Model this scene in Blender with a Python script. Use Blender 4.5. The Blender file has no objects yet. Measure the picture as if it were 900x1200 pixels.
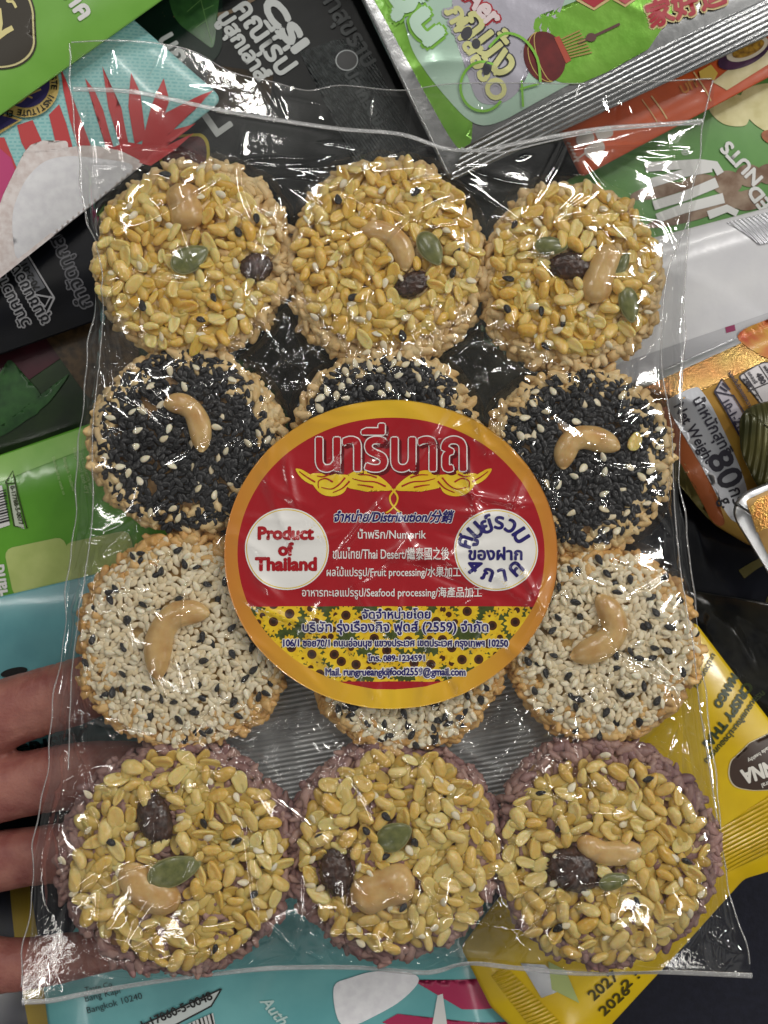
import bpy, bmesh, math, random
import numpy as np
from mathutils import Vector, Matrix, Euler, noise as mnoise

# ------------------------------------------------------------------ camera, world, lamps, exposure
sc = bpy.context.scene
COL = sc.collection
S = 0.00028            # metres per photo pixel in the plane of the bag
D = 0.32               # camera height above the middle of the bag
R_ = math.radians

cam_d = bpy.data.cameras.new('camera')
cam = bpy.data.objects.new('camera', cam_d); COL.objects.link(cam)
cam.location = (0, 0, D)
cam_d.lens = 36.0 * D / (1200 * S)
cam_d.sensor_width = 36.0
cam_d.clip_start = 0.005; cam_d.clip_end = 50
cam_d.dof.use_dof = True
cam_d.dof.focus_distance = D - 0.006
cam_d.dof.aperture_fstop = 20
sc.camera = cam

sc.view_settings.view_transform = 'Standard'
sc.view_settings.look = 'None'
sc.view_settings.exposure = 0.0
sc.view_settings.gamma = 1.0
sc.cycles.max_bounces = 10
sc.cycles.transparent_max_bounces = 24
sc.cycles.diffuse_bounces = 3
sc.cycles.glossy_bounces = 4
sc.cycles.sample_clamp_indirect = 4.0
sc.cycles.caustics_reflective = False
sc.cycles.caustics_refractive = False
sc.cycles.use_denoising = True

w = bpy.data.worlds.new('World'); sc.world = w; w.use_nodes = True
nt = w.node_tree
bg = nt.nodes['Background']
tc = nt.nodes.new('ShaderNodeTexCoord')
br = nt.nodes.new('ShaderNodeTexNoise'); br.inputs['Scale'].default_value = 3.2; br.inputs['Detail'].default_value = 1.0
rp = nt.nodes.new('ShaderNodeValToRGB')
rp.color_ramp.elements[0].position = 0.38; rp.color_ramp.elements[0].color = (0.05, 0.05, 0.052, 1)
rp.color_ramp.elements[1].position = 0.62; rp.color_ramp.elements[1].color = (0.42, 0.42, 0.40, 1)
nt.links.new(tc.outputs['Generated'], br.inputs['Vector'])
nt.links.new(br.outputs['Fac'], rp.inputs['Fac'])
nt.links.new(rp.outputs['Color'], bg.inputs['Color'])
bg.inputs['Strength'].default_value = 0.34

def lamp(x, y, z, power, sx, sy, col=(1, 0.97, 0.92)):
    l = bpy.data.lights.new('ceiling_lamp', 'AREA'); l.shape = 'RECTANGLE'
    l.size = sx; l.size_y = sy; l.energy = power; l.color = col
    o = bpy.data.objects.new('ceiling_lamp', l); COL.objects.link(o)
    o.location = (x, y, z)
    o.rotation_euler = (-Vector((x, y, z))).to_track_quat('-Z', 'Y').to_euler()
LP = 0.95
for (x, y, z, p, sx, sy) in ((1.1, 1.5, 1.9, 12, 0.05, 0.7), (-0.45, 1.5, 1.9, 8.5, 0.05, 1.0), (1.7, 0.35, 1.7, 12, 0.05, 0.7), (1.6, 1.8, 1.8, 9, 0.05, 0.7),
                             (0.35, 2.6, 1.9, 7, 0.9, 0.06), (2.4, -0.6, 1.7, 8, 0.05, 0.7), (-1.5, 0.9, 1.9, 6, 0.05, 1.0), (2.7, 1.0, 1.5, 7, 0.10, 0.6),
                             (0.9, -1.4, 2.0, 3, 0.04, 0.9), (-0.9, -1.2, 2.0, 2.2, 0.04, 0.9), (-2.2, -0.2, 1.9, 2.2, 0.04, 0.9), (-1.5, -1.7, 1.9, 1.6, 0.03, 1.0), (-0.35, -1.9, 1.9, 1.6, 0.9, 0.03)):
    lamp(x, y, z, p * LP, sx, sy)

# ------------------------------------------------------------------ helpers
def W(px, py, z=0.0):
    k = (D - z * S) / D
    return Vector(((px - 450) * S * k, (600 - py) * S * k, z * S))

def lin(c):
    out = []
    for v in c[:3]:
        v = v / 255.0
        out.append(v / 12.92 if v <= 0.04045 else ((v + 0.055) / 1.055) ** 2.4)
    return (*out, 1.0)

def M(name, col, rough=0.5, metal=0.0, coat=0.0, sss=0.0, sss_r=0.002, col2=None, var='noise', vscale=30.0,
      vlo=0.35, vhi=0.65, bump=0.0, bscale=20.0, bdetail=3.0, spec=0.5, wave=None, wrot=0.0, sheen=0.0, obj_scale=False):
    """col, col2: photo-like sRGB 0-255. vscale / bscale: feature size in photo pixels."""
    m = bpy.data.materials.new(name); m.use_nodes = True
    t = m.node_tree; p = t.nodes['Principled BSDF']; L = t.links.new
    p.inputs['Base Color'].default_value = lin(col)
    p.inputs['Roughness'].default_value = rough
    p.inputs['Metallic'].default_value = metal
    p.inputs['Coat Weight'].default_value = coat
    p.inputs['Coat Roughness'].default_value = 0.12
    p.inputs['Specular IOR Level'].default_value = spec
    if sss:
        p.inputs['Subsurface Weight'].default_value = sss
        p.inputs['Subsurface Radius'].default_value = (1.0, 0.6, 0.3)
        p.inputs['Subsurface Scale'].default_value = sss_r
    co = t.nodes.new('ShaderNodeTexCoord')
    f = (lambda s: s) if obj_scale else (lambda s: 1.0 / (s * S))
    if col2 is not None:
        mix = t.nodes.new('ShaderNodeMix'); mix.data_type = 'RGBA'
        mix.inputs[6].default_value = lin(col); mix.inputs[7].default_value = lin(col2)
        mr = t.nodes.new('ShaderNodeMapRange')
        mr.inputs['From Min'].default_value = vlo; mr.inputs['From Max'].default_value = vhi
        n = t.nodes.new('ShaderNodeTexNoise'); n.inputs['Scale'].default_value = f(vscale); n.inputs['Detail'].default_value = 4
        L(co.outputs['Object'], n.inputs['Vector'])
        if var == 'noise':
            L(n.outputs['Fac'], mr.inputs['Value'])
        else:
            if var == 'random':
                src = t.nodes.new('ShaderNodeObjectInfo').outputs['Random']
            else:
                at = t.nodes.new('ShaderNodeAttribute'); at.attribute_name = var; src = at.outputs['Fac']
            ad = t.nodes.new('ShaderNodeMath'); ad.operation = 'MULTIPLY_ADD'
            L(n.outputs['Fac'], ad.inputs[0]); ad.inputs[1].default_value = 0.5
            L(src, ad.inputs[2])
            mr.inputs['From Min'].default_value = 0.2; mr.inputs['From Max'].default_value = 1.3
            L(ad.outputs[0], mr.inputs['Value'])
        L(mr.outputs[0], mix.inputs[0]); L(mix.outputs[2], p.inputs['Base Color'])
    if bump or wave:
        b = t.nodes.new('ShaderNodeBump'); b.inputs['Distance'].default_value = 0.0004 if not obj_scale else 0.05
        if wave:
            mp = t.nodes.new('ShaderNodeMapping'); mp.inputs['Rotation'].default_value = (0, 0, wrot)
            wv = t.nodes.new('ShaderNodeTexWave'); wv.inputs['Scale'].default_value = 1.0 / (wave * S * 3.18); wv.bands_direction = 'X'
            wv.inputs['Distortion'].default_value = 0.25
            L(co.outputs['Object'], mp.inputs['Vector']); L(mp.outputs[0], wv.inputs['Vector'])
            L(wv.outputs['Fac'], b.inputs['Height']); b.inputs['Strength'].default_value = bump or 0.6
        else:
            n2 = t.nodes.new('ShaderNodeTexNoise'); n2.inputs['Scale'].default_value = f(bscale); n2.inputs['Detail'].default_value = bdetail
            L(co.outputs['Object'], n2.inputs['Vector']); L(n2.outputs['Fac'], b.inputs['Height'])
            b.inputs['Strength'].default_value = bump
        L(b.outputs[0], p.inputs['Normal']); 
        if coat: L(b.outputs[0], p.inputs['Coat Normal'])
    return m

def mk(name, v, faces, mat=None, parent=None, smooth=True, link=True):
    """faces: list of int arrays (n,k) or one array"""
    me = bpy.data.meshes.new(name)
    if isinstance(faces, np.ndarray): faces = [faces]
    v = np.asarray(v, dtype=np.float32)
    me.vertices.add(len(v)); me.vertices.foreach_set('co', v.ravel())
    nl = sum(f.size for f in faces); npoly = sum(len(f) for f in faces)
    me.loops.add(nl); me.polygons.add(npoly)
    me.loops.foreach_set('vertex_index', np.concatenate([f.ravel() for f in faces]).astype(np.int32))
    tot = np.concatenate([np.full(len(f), f.shape[1], np.int32) for f in faces])
    st = np.concatenate([[0], np.cumsum(tot)[:-1]]).astype(np.int32)
    me.polygons.foreach_set('loop_start', st); me.polygons.foreach_set('loop_total', tot)
    me.polygons.foreach_set('use_smooth', np.full(npoly, smooth))
    me.update(calc_edges=True); me.validate()
    if mat: me.materials.append(mat)
    if not link: return me
    return put(name, me, parent)

def put(name, me, parent=None):
    o = bpy.data.objects.new(name, me); COL.objects.link(o)
    if parent is not None: o.parent = parent
    return o

def tag(o, label=None, cat=None, group=None, kind=None):
    if label: o['label'] = label
    if cat: o['category'] = cat
    if group: o['group'] = group
    if kind: o['kind'] = kind
    return o

def empty(name, loc):
    o = bpy.data.objects.new(name, None); COL.objects.link(o); o.location = loc; o.empty_display_size = 0.01
    return o

def grid_faces(nu, nv, wrap=False):
    i = np.arange(nv - 1)[:, None] * nu + np.arange(nu - 1 if not wrap else nu)[None, :]
    j = i + 1
    if wrap: j = np.arange(nv - 1)[:, None] * nu + (np.arange(nu) + 1)[None, :] % nu
    return np.stack([i, i + nu, j + nu, j], -1).reshape(-1, 4)

def catmull(pts, n=6, closed=True):
    p = [Vector((a[0], a[1], 0)) for a in pts]; out = []
    N = len(p)
    for i in range(N if closed else N - 1):
        if closed: a, b, c, d = p[(i - 1) % N], p[i], p[(i + 1) % N], p[(i + 2) % N]
        else: a, b, c, d = p[max(i - 1, 0)], p[i], p[i + 1], p[min(i + 2, N - 1)]
        for k in range(n):
            t = k / n
            q = 0.5 * ((2 * b) + (c - a) * t + (2 * a - 5 * b + 4 * c - d) * t * t + (3 * b - a - 3 * c + d) * t ** 3)
            out.append((q.x, q.y))
    if not closed: out.append(tuple(pts[-1][:2]))
    return out

def ell(cx, cy, rx, ry, rot=0, n=40):
    c, s = math.cos(R_(rot)), math.sin(R_(rot))
    return [(cx + rx * math.cos(a) * c - ry * math.sin(a) * s, cy + rx * math.cos(a) * s + ry * math.sin(a) * c)
            for a in (2 * math.pi * i / n for i in range(n))]

def stroke(pts, wd, wd2=None):
    """polyline to outline polygon; width tapers from wd to wd2"""
    wd2 = wd if wd2 is None else wd2
    P = [Vector(p) for p in pts]; l, r = [], []
    for i, p in enumerate(P):
        d = (P[min(i + 1, len(P) - 1)] - P[max(i - 1, 0)]); d.normalize()
        n = Vector((-d.y, d.x)) * ((wd + (wd2 - wd) * i / max(1, len(P) - 1)) / 2)
        l.append(tuple(p + n)); r.append(tuple(p - n))
    return l + r[::-1]

def rrect(cx, cy, w_, h_, rot=0, r=3):
    pts = []
    for sx, sy, a0 in ((1, 1, 0), (-1, 1, 90), (-1, -1, 180), (1, -1, 270)):
        for k in range(4):
            a = R_(a0 + 30 * k)
            pts.append((sx * (w_ / 2 - r) + r * math.cos(a), sy * (h_ / 2 - r) + r * math.sin(a)))
    c, s = math.cos(R_(rot)), math.sin(R_(rot))
    return [(cx + x * c - y * s, cy + x * s + y * c) for x, y in pts]

class Creases:
    def __init__(self, seed, box, n, amp, ln, wd, ang=None, spread=180):
        r = random.Random(seed); self.c = []
        for _ in range(n):
            a = r.uniform(0, 180) if ang is None else ang + r.uniform(-spread, spread)
            self.c.append((r.uniform(box[0], box[2]), r.uniform(box[1], box[3]), R_(a), r.uniform(*ln),
                           r.uniform(*amp) * r.choice((1, 1, -0.7)), r.uniform(*wd), r.uniform(-0.004, 0.004)))
    def add(self, x, y, deg, ln, amp, wd, curv=0.0):
        self.c.append((x, y, R_(deg), ln, amp, wd, curv)); return self
    def grid(self, gx_, gy_):
        out = np.zeros((len(gy_), len(gx_))); dx_ = gx_[1] - gx_[0]
        for c in self.c:
            h = c[3] * 0.5 + 6; x0, x1 = np.searchsorted(gx_, (c[0] - h, c[0] + h)); y0, y1 = np.searchsorted(gy_, (c[1] - h, c[1] + h))
            if x1 - x0 < 2 or y1 - y0 < 2: continue
            q = Creases(0, (0, 0, 1, 1), 0, (0, 1), (1, 2), (1, 2)); q.c = [c]
            out[y0:y1, x0:x1] += q(*np.meshgrid(gx_[x0:x1], gy_[y0:y1]))
        return out
    def __call__(self, X, Y):
        out = np.zeros_like(X, dtype=float)
        for (x, y, a, ln, amp, wd, cv) in self.c:
            m = (np.abs(X - x) < ln) & (np.abs(Y - y) < ln)
            if not m.any(): continue
            dx, dy = X[m] - x, Y[m] - y
            s = dx * math.cos(a) + dy * math.sin(a); t = -dx * math.sin(a) + dy * math.cos(a) + cv * s * s
            f = np.clip(1 - (2 * s / ln) ** 2, 0, 1)
            out[m] += amp * f * f / (1 + (t / wd) ** 2)
        return out

def subdiv_long(bm, maxlen):
    for _ in range(7):
        bmesh.ops.triangulate(bm, faces=[f for f in bm.faces if len(f.verts) > 3])
        e = [e for e in bm.edges if e.calc_length() > maxlen]
        if not e: break
        bmesh.ops.subdivide_edges(bm, edges=e, cuts=1)
    bmesh.ops.triangulate(bm, faces=[f for f in bm.faces if len(f.verts) > 3])

def poly_bm(polys, maxlen):
    bm = bmesh.new()
    for i, p in enumerate(polys):
        q = [a for j, a in enumerate(p) if (Vector(a) - Vector(p[j - 1])).length > 1e-4]
        vs = [bm.verts.new((x, y, i * 0.02)) for x, y in q]
        try: bm.faces.new(vs)
        except ValueError: pass
    bmesh.ops.triangulate(bm, faces=bm.faces[:], ngon_method='EAR_CLIP')
    subdiv_long(bm, maxlen)
    return bm

TXT = {}
def text_geo(s):
    """text as triangles in its own units, centred; each loose island lifted a hair so that overlapping strokes never share a plane"""
    if s in TXT: return TXT[s]
    c = bpy.data.curves.new('tmp', 'FONT'); c.body = s; c.resolution_u = 3
    o = bpy.data.objects.new('tmp', c)
    me = bpy.data.meshes.new_from_object(o)
    bpy.data.objects.remove(o); bpy.data.curves.remove(c)
    bm = bmesh.new(); bm.from_mesh(me); bpy.data.meshes.remove(me)
    bmesh.ops.triangulate(bm, faces=bm.faces[:])
    bm.verts.ensure_lookup_table()
    seen = {}; k = 0
    for v in bm.verts:
        if v.index in seen: continue
        st = [v]; seen[v.index] = k
        while st:
            q = st.pop()
            for e in q.link_edges:
                u = e.other_vert(q)
                if u.index not in seen: seen[u.index] = k; st.append(u)
        k += 1
    V = np.array([[v.co.x, v.co.y, (seen[v.index] % 7) * 0.012] for v in bm.verts])
    F = np.array([[v.index for v in f.verts] for f in bm.faces])
    bm.free()
    mn, mx = V[:, :2].min(0), V[:, :2].max(0)
    V[:, :2] -= (mn + mx) / 2
    TXT[s] = (V, F, mx - mn)
    return TXT[s]

def text_px(s, cx, cy, w_, ang=0, bold=0.0, h_=None, shear=0.0):
    """-> verts (px, py, lift) and faces, fitted to width w_ (px); bold: extra stroke radius in px"""
    V, F, dim = text_geo(s)
    k = w_ / dim[0]; kh = k if h_ is None else h_ / dim[1]
    x = V[:, 0] * k + shear * V[:, 1] * kh; y = V[:, 1] * kh
    ca, sa = math.cos(R_(ang)), math.sin(R_(ang))
    vs, fs = [], []
    offs = [(0, 0)] if bold <= 0 else [(bold * math.cos(a), bold * math.sin(a)) for a in [i * math.pi / 4 for i in range(8)]]
    for i, (ox, oy) in enumerate(offs):
        X = x + ox; Y = y + oy
        vs.append(np.stack([cx + X * ca + Y * sa, cy + X * sa - Y * ca, V[:, 2] + 0.1 * i / len(offs)], 1)); fs.append(F + i * len(V))
    return np.concatenate(vs), np.concatenate(fs)

class Surf:
    """something printed on: maps photo pixels to the local space of self.o; H gives its height in pixels"""
    def local(self, px, py, h):
        return np.stack([(px - self.cx) * S * self.k, -(py - self.cy) * S * self.k, h * S], -1)
    def decal(self, polys, mat, lvl=1, name='printed_picture', maxlen=10, parent=None):
        if polys and not isinstance(polys[0][0], (tuple, list)): polys = [polys]
        bm = poly_bm(polys, maxlen)
        V = np.array([v.co[:] for v in bm.verts]); bm.verts.ensure_lookup_table()
        F = np.array([[v.index for v in f.verts] for f in bm.faces]); bm.free()
        h = self.H(V[:, 0], V[:, 1]) + self.e0 + self.e1 * lvl + V[:, 2]
        n = mk(name, self.local(V[:, 0], V[:, 1], h), F, mat, parent or self.o)
        return n
    def text(self, items, mat, lvl=3, name='lettering', parent=None):
        if isinstance(items[0], str): items = [items]
        vs, fs, n = [], [], 0
        for it in items:
            kw = it[-1] if isinstance(it[-1], dict) else {}
            a = it[:-1] if kw else it
            v, f = text_px(*a, **kw)
            vs.append(v); fs.append(f + n); n += len(v)
        V = np.concatenate(vs); F = np.concatenate(fs)
        bm = bmesh.new(); bv = [bm.verts.new(p) for p in V]
        for f in F:
            try: bm.faces.new([bv[i] for i in f])
            except ValueError: pass
        subdiv_long(bm, 9)
        bm.verts.index_update()
        V = np.array([v.co[:] for v in bm.verts]); F = np.array([[v.index for v in f.verts] for f in bm.faces]); bm.free()
        h = self.H(V[:, 0], V[:, 1]) + self.e0 + self.e1 * lvl + V[:, 2]
        return mk(name, self.local(V[:, 0], V[:, 1], h), F, mat, parent or self.o)

class Pack(Surf):
    e0, e1 = 0.5, 0.45
    def __init__(self, name, label, cat, poly, z, mat, seed=0, puff=14, edge=60, tilt=(0, 0), nc=10, amp=(0.6, 2.5), cw=(6, 16), rnd=6, group=None):
        pts = []
        N = len(poly); P = [Vector(p) for p in poly]
        for i in range(N):                                   # rounded corners
            a, b, c = P[i - 1], P[i], P[(i + 1) % N]
            u, v = (a - b).normalized(), (c - b).normalized()
            for t in (0, 0.25, 0.5, 0.75, 1):
                q = (b + u * rnd) * (1 - t) ** 2 + b * 2 * t * (1 - t) + (b + v * rnd) * t ** 2
                pts.append(q)
        self.poly = np.array([p[:] for p in pts])
        self.z, self.k = z, (D - z * S) / D
        self.cx, self.cy = self.poly.mean(0)
        self.puff, self.edge, self.tilt = puff, edge, tilt
        bx = (*self.poly.min(0), *self.poly.max(0))
        self.cr = Creases(seed, bx, nc, amp, (80, 260), cw)
        self.ph = random.Random(seed).uniform(0, 6)
        # star-shaped polar grid
        per = np.roll(self.poly, -1, 0) - self.poly; L = np.hypot(*per.T); cum = np.concatenate([[0], np.cumsum(L)])
        n = int(min(420, max(120, cum[-1] / 4))); s = np.linspace(0, cum[-1], n, endpoint=False)
        idx = np.clip(np.searchsorted(cum, s, 'right') - 1, 0, len(L) - 1)
        bnd = self.poly[idx] + per[idx] * ((s - cum[idx]) / L[idx])[:, None]
        nr = int(min(90, max(20, np.hypot(*(bnd - (self.cx, self.cy)).T).max() / 5)))
        t = np.linspace(1, 0, nr)[:-1]
        G = (np.array([self.cx, self.cy]) + (bnd - (self.cx, self.cy))[None] * t[:, None, None]).reshape(-1, 2)
        X, Y = np.append(G[:, 0], self.cx), np.append(G[:, 1], self.cy)
        top = self.local(X, Y, self.H(X, Y)); bot = top.copy(); 
        Xb, Yb = X, Y
        bot[:, 2] = (-self.puff * 0.7 * self.pil(X, Y) - 1.2 + self.plane(X, Y)) * S
        m = len(X); q = grid_faces(n, nr - 1, wrap=True)
        r0 = (nr - 2) * n; i = np.arange(n); fan = np.stack([r0 + i, np.full(n, m - 1), r0 + (i + 1) % n], 1)
        rim = np.stack([i, (i + 1) % n, (i + 1) % n + m, i + m], 1)
        self.o = mk(name, np.concatenate([top, bot]), [q, q[:, ::-1] + m, rim, fan, fan[:, ::-1] + m], mat)
        self.o.location = W(self.cx, self.cy, z)
        tag(self.o, label, cat, group)
    def dist(self, X, Y):
        d = np.full(np.shape(X), 1e9); A = self.poly; B = np.roll(A, -1, 0)
        for a, b in zip(A, B):
            ab = b - a; t = np.clip(((X - a[0]) * ab[0] + (Y - a[1]) * ab[1]) / (ab @ ab + 1e-9), 0, 1)
            d = np.minimum(d, np.hypot(X - a[0] - t * ab[0], Y - a[1] - t * ab[1]))
        return d
    def pil(self, X, Y):
        q = np.clip(self.dist(X, Y) / self.edge, 0, 1)
        return 1 - (1 - q) ** 2
    def plane(self, X, Y):
        return self.tilt[0] * (X - self.cx) + self.tilt[1] * (Y - self.cy)
    def H(self, X, Y):
        X = np.asarray(X, float); Y = np.asarray(Y, float)
        q = self.pil(X, Y)
        return self.puff * q + self.plane(X, Y) + q * (self.cr(X, Y) + 1.2 * np.sin(X / 47 + self.ph) * np.sin(Y / 39 + 2 * self.ph))

# ------------------------------------------------------------------ ground under the heap
g = mk('ground', np.array([(-3, -3, 0), (3, -3, 0), (3, 3, 0), (-3, 3, 0)], float), np.array([[0, 1, 2, 3]]),
       M('navy cloth', (13, 15, 30), 0.9, col2=(20, 22, 38), vscale=12, bump=0.6, bscale=6))
g.location = (0, 0, -330 * S); tag(g, 'dark navy cloth below the heap of packets', kind='structure')

# ------------------------------------------------------------------ printed packets under the bag
white = M('white ink', (222, 222, 220), 0.4)
black_ink = M('black ink', (22, 22, 22), 0.4)
grey_ink = M('grey ink', (150, 150, 152), 0.4)
gold_ink = M('gold ink', (196, 170, 100), 0.35, metal=0.3)
red_ink = M('red leaf ink', (196, 62, 64), 0.35, coat=0.3)
silver = M('silver foil', (205, 206, 208), 0.28, metal=1.0, bump=0.25, bscale=22)

def film_pack(name, c, c2=None, rough=0.32, coat=0.5, bump=0.12, bs=30, vs=60, metal=0.0):
    return M(name, c, rough, metal, coat, col2=c2 or tuple(x * 0.9 for x in c), vscale=vs, bump=bump, bscale=bs)

GR = 'snack packets in the heap under the bag'
# lime bag
lime = Pack('snack_packet', 'lime green snack packet with dark brown scalloped emblem and white lettering', 'packet',
            [(-120, 221), (330, -95), (200, -330), (-300, 0)], -120, film_pack('lime film', (124, 182, 76), (114, 172, 66)), 1, puff=10, tilt=(0.03, 0.02), nc=8, group=GR)
emb = catmull([(-70, 10), (-40, -22), (8, -25), (36, -4), (46, 22), (41, 40), (47, 55), (40, 72), (20, 84), (-12, 86), (-60, 78)])
sc_ = lambda p, f, c=(-5, 35): [(c[0] + (x - c[0]) * f, c[1] + (y - c[1]) * f) for x, y in p]
dark_br = M('dark brown ink', (54, 48, 38), 0.4)
lime.decal(sc_(emb, 1.0), dark_br, 1, 'emblem')
lime.decal(sc_(emb, 0.965), M('pale gold ink', (214, 205, 150), 0.4), 2, 'emblem_outline')
lime.decal(sc_(emb, 0.925), dark_br, 3, 'emblem_field')
lime.decal([stroke([(-14, 58), (-6, 44), (2, 30), (4, 16)], 9, 5), stroke([(3, 17), (5, 34), (3, 50)], 7, 6), stroke([(2, 50), (12, 43), (20, 39)], 7, 6),
            stroke(catmull([(10, -4), (16, 2), (14, 8), (20, 9), (24, 16)], 4, False), 4, 3)], M('cream ink', (226, 214, 150), 0.4), 4, 'script_letter')
lime.text([('นาค', 92, 8, 42, 55, dict(bold=1.3)), ('o', 119, -3, 13, 40, dict(bold=1.5))], white, 2)

# teal packet with red leaves, top left
tealm = M('teal film', (138, 200, 200), 0.32, 0, 0.5, col2=(122, 188, 192), vscale=80, bump=0.12, bscale=30)
# a faint printed maze of paler bars
t_ = tealm.node_tree; bk = t_.nodes.new('ShaderNodeTexBrick'); co_ = t_.nodes.new('ShaderNodeTexCoord')
bk.inputs['Scale'].default_value = 1 / (20 * S); bk.inputs['Color1'].default_value = lin((136, 198, 198)); bk.inputs['Color2'].default_value = lin((126, 190, 192))
bk.inputs['Mortar'].default_value = lin((160, 210, 208)); bk.inputs['Mortar Size'].default_value = 0.07; bk.offset = 0.33; bk.squash = 0.6; bk.squash_frequency = 3
t_.links.new(co_.outputs['Object'], bk.inputs['Vector']); t_.links.new(bk.outputs['Color'], t_.nodes['Principled BSDF'].inputs['Base Color'])
teal = Pack('snack_packet', 'teal packet printed with red palm leaves and a white crimped pastry', 'packet',
            [(-160, 452), (262, 116), (60, -62), (-380, 240)], -150, tealm, 2, puff=14, nc=9, group=GR, rnd=14)
teal.decal([[(-30, 168), (10, 166), (24, 200), (30, 215), (-30, 215)], [(25, 152), (43, 146), (58, 180), (40, 190), (30, 172)],
            [(62, 140), (74, 128), (82, 150), (90, 180), (82, 188), (72, 182)], [(76, 86), (82, 100), (90, 122), (112, 180), (96, 180), (86, 145), (79, 112)],
            [(104, 98), (115, 112), (125, 135), (138, 184), (129, 182), (118, 135), (108, 112)], [(124, 84), (135, 110), (146, 132), (154, 178), (146, 182), (131, 132)],
            [(157, 91), (168, 115), (173, 165), (160, 172), (154, 130)],
            [(166, 178), (180, 130), (194, 96), (201, 122), (186, 160), (176, 180)], [(178, 168), (196, 136), (251, 106), (234, 126), (204, 148), (184, 172)],
            [(168, 182), (190, 158), (230, 145), (222, 152), (192, 168), (178, 184)], [(160, 190), (190, 174), (228, 158), (206, 178), (178, 196)],
            [(132, 178), (150, 170), (170, 172), (180, 184), (160, 194), (138, 188)]],
           red_ink, 1, 'leaf_print')
teal.decal([(-70, 178), (4, 178), (18, 190), (24, 208), (12, 240), (0, 262), (-30, 310), (-70, 300)], M('magenta ink', (196, 62, 120), 0.35), 2, 'colour_patch')
pas = M('pastry print', (243, 243, 246), 0.4, col2=(230, 229, 234), vscale=12)
rimm = M('pastry rim print', (238, 230, 228), 0.4, col2=(218, 204, 200), vscale=9)
outer = catmull([(-30, 350), (-2, 322), (1, 298), (2, 268), (6, 250), (10, 240), (14, 226), (22, 214), (28, 202), (33, 196), (34, 186), (41, 178), (50, 178), (57, 172), (66, 175), (76, 171), (84, 176), (84, 184), (96, 178), (104, 179), (114, 178), (122, 182), (132, 180), (143, 183), (152, 186), (160, 187), (167, 194), (150, 208), (100, 248), (50, 288)], 5)
_o = []
for i_, (x_, y_) in enumerate(outer):                       # crimped scallops along the curved edge
    n_ = Vector((x_ - 70, y_ - 290)).normalized(); f_ = 5.0 * abs(math.sin(i_ * 0.42)) - 2.0 if y_ + 0.79 * x_ < 306 else 0
    _o.append((x_ + n_.x * f_, y_ + n_.y * f_))
outer = _o
teal.decal(outer, rimm, 3, 'pastry_picture', 8)
teal.decal(catmull([(24, 304), (19, 282), (20, 255), (26, 235), (38, 212), (58, 194), (85, 188), (120, 190), (156, 195), (140, 214), (100, 247), (60, 278)], 6), pas, 4, 'pastry_picture', 8)
navy = M('navy ink', (52, 46, 92), 0.4)
teal.decal([(-60, 130), (0, 136), (32, 146), (0, 166), (-60, 190)], gold_ink, 5, 'award_banner'); teal.decal([(-60, 132), (0, 139), (27, 147), (0, 162), (-60, 185)], navy, 6, 'award_banner')
teal.decal(ell(36, 106, 39, 38), gold_ink, 7, 'award_seal'); teal.decal(ell(36, 106, 28, 27), navy, 8, 'award_seal')
arc = []
for i, ch in enumerate('TASTE INSTITUTE'):
    if ch == ' ': continue
    a = R_(-32 + i * 9.6); arc.append((ch, 36 + 33.5 * math.cos(a), 106 + 33 * math.sin(a), 4.6 if ch != 'I' else 1.0, math.degrees(a) + 90 , dict(bold=0.25, h_=6.5)))
teal.text(arc + [('ELS', 14, 139, 14, 190, dict(bold=0.3)), ('d', -2, 148, 6, 210, dict(bold=0.3))], black_ink, 9)
teal.decal([stroke(catmull([(22, 128), (30, 126), (40, 118), (54, 112)], 4, False), 3, 2), stroke([(36, 118), (44, 122)], 2.5, 2)], gold_ink, 9, 'seal_mark')

# black packet with grey Thai lettering, left
blk = M('black film', (9, 10, 15), 0.35, 0, 0.0, col2=(14, 16, 24), vscale=70, spec=0.3, bump=0.15, bscale=30)
bt = Pack('snack_packet', 'black packet with grey outlined Thai lettering below the teal one', 'packet',
          [(-130, 462), (360, 288), (280, 110), (-160, 200)], -185, blk, 3, puff=16, nc=9, group=GR)
lg = M('light grey ink', (168, 168, 172), 0.4); dk = M('black print', (16, 18, 24), 0.35)
for s_, x, y, w_, a in (('กำจัดทุกสาร', 84, 312, 106, -113), ('ชุมชนของ (วิ', 36, 338, 92, -118), ('วันคนวาสาร', 14, 346, 84, -117)):
    bt.text((s_, x, y, w_, a, dict(bold=2.0)), lg if w_ < 100 else M('dim grey ink', (112, 112, 118), 0.4), 2)
    bt.text((s_, x, y, w_, a, dict(bold=0.35)), dk, 4)
box = [(20, 302), (34, 296), (68, 352), (56, 374)]
bt.decal([stroke([box[0], box[3]], 2), stroke([box[1], box[2]], 2), stroke([(44, 348), (68, 352)], 2), stroke([box[2], box[3]], 2), stroke([(44, 348), (57, 362), (64, 350)], 2)], lg, 2, 'serial_box')
bt.decal([(21, 304), (33, 299), (58, 340), (46, 346)], M('mid grey ink', (96, 98, 104), 0.4), 1, 'serial_box')
bt.text(('70-2-0174', 38, 322, 46, -118, dict(bold=0.4)), black_ink, 3)

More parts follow.
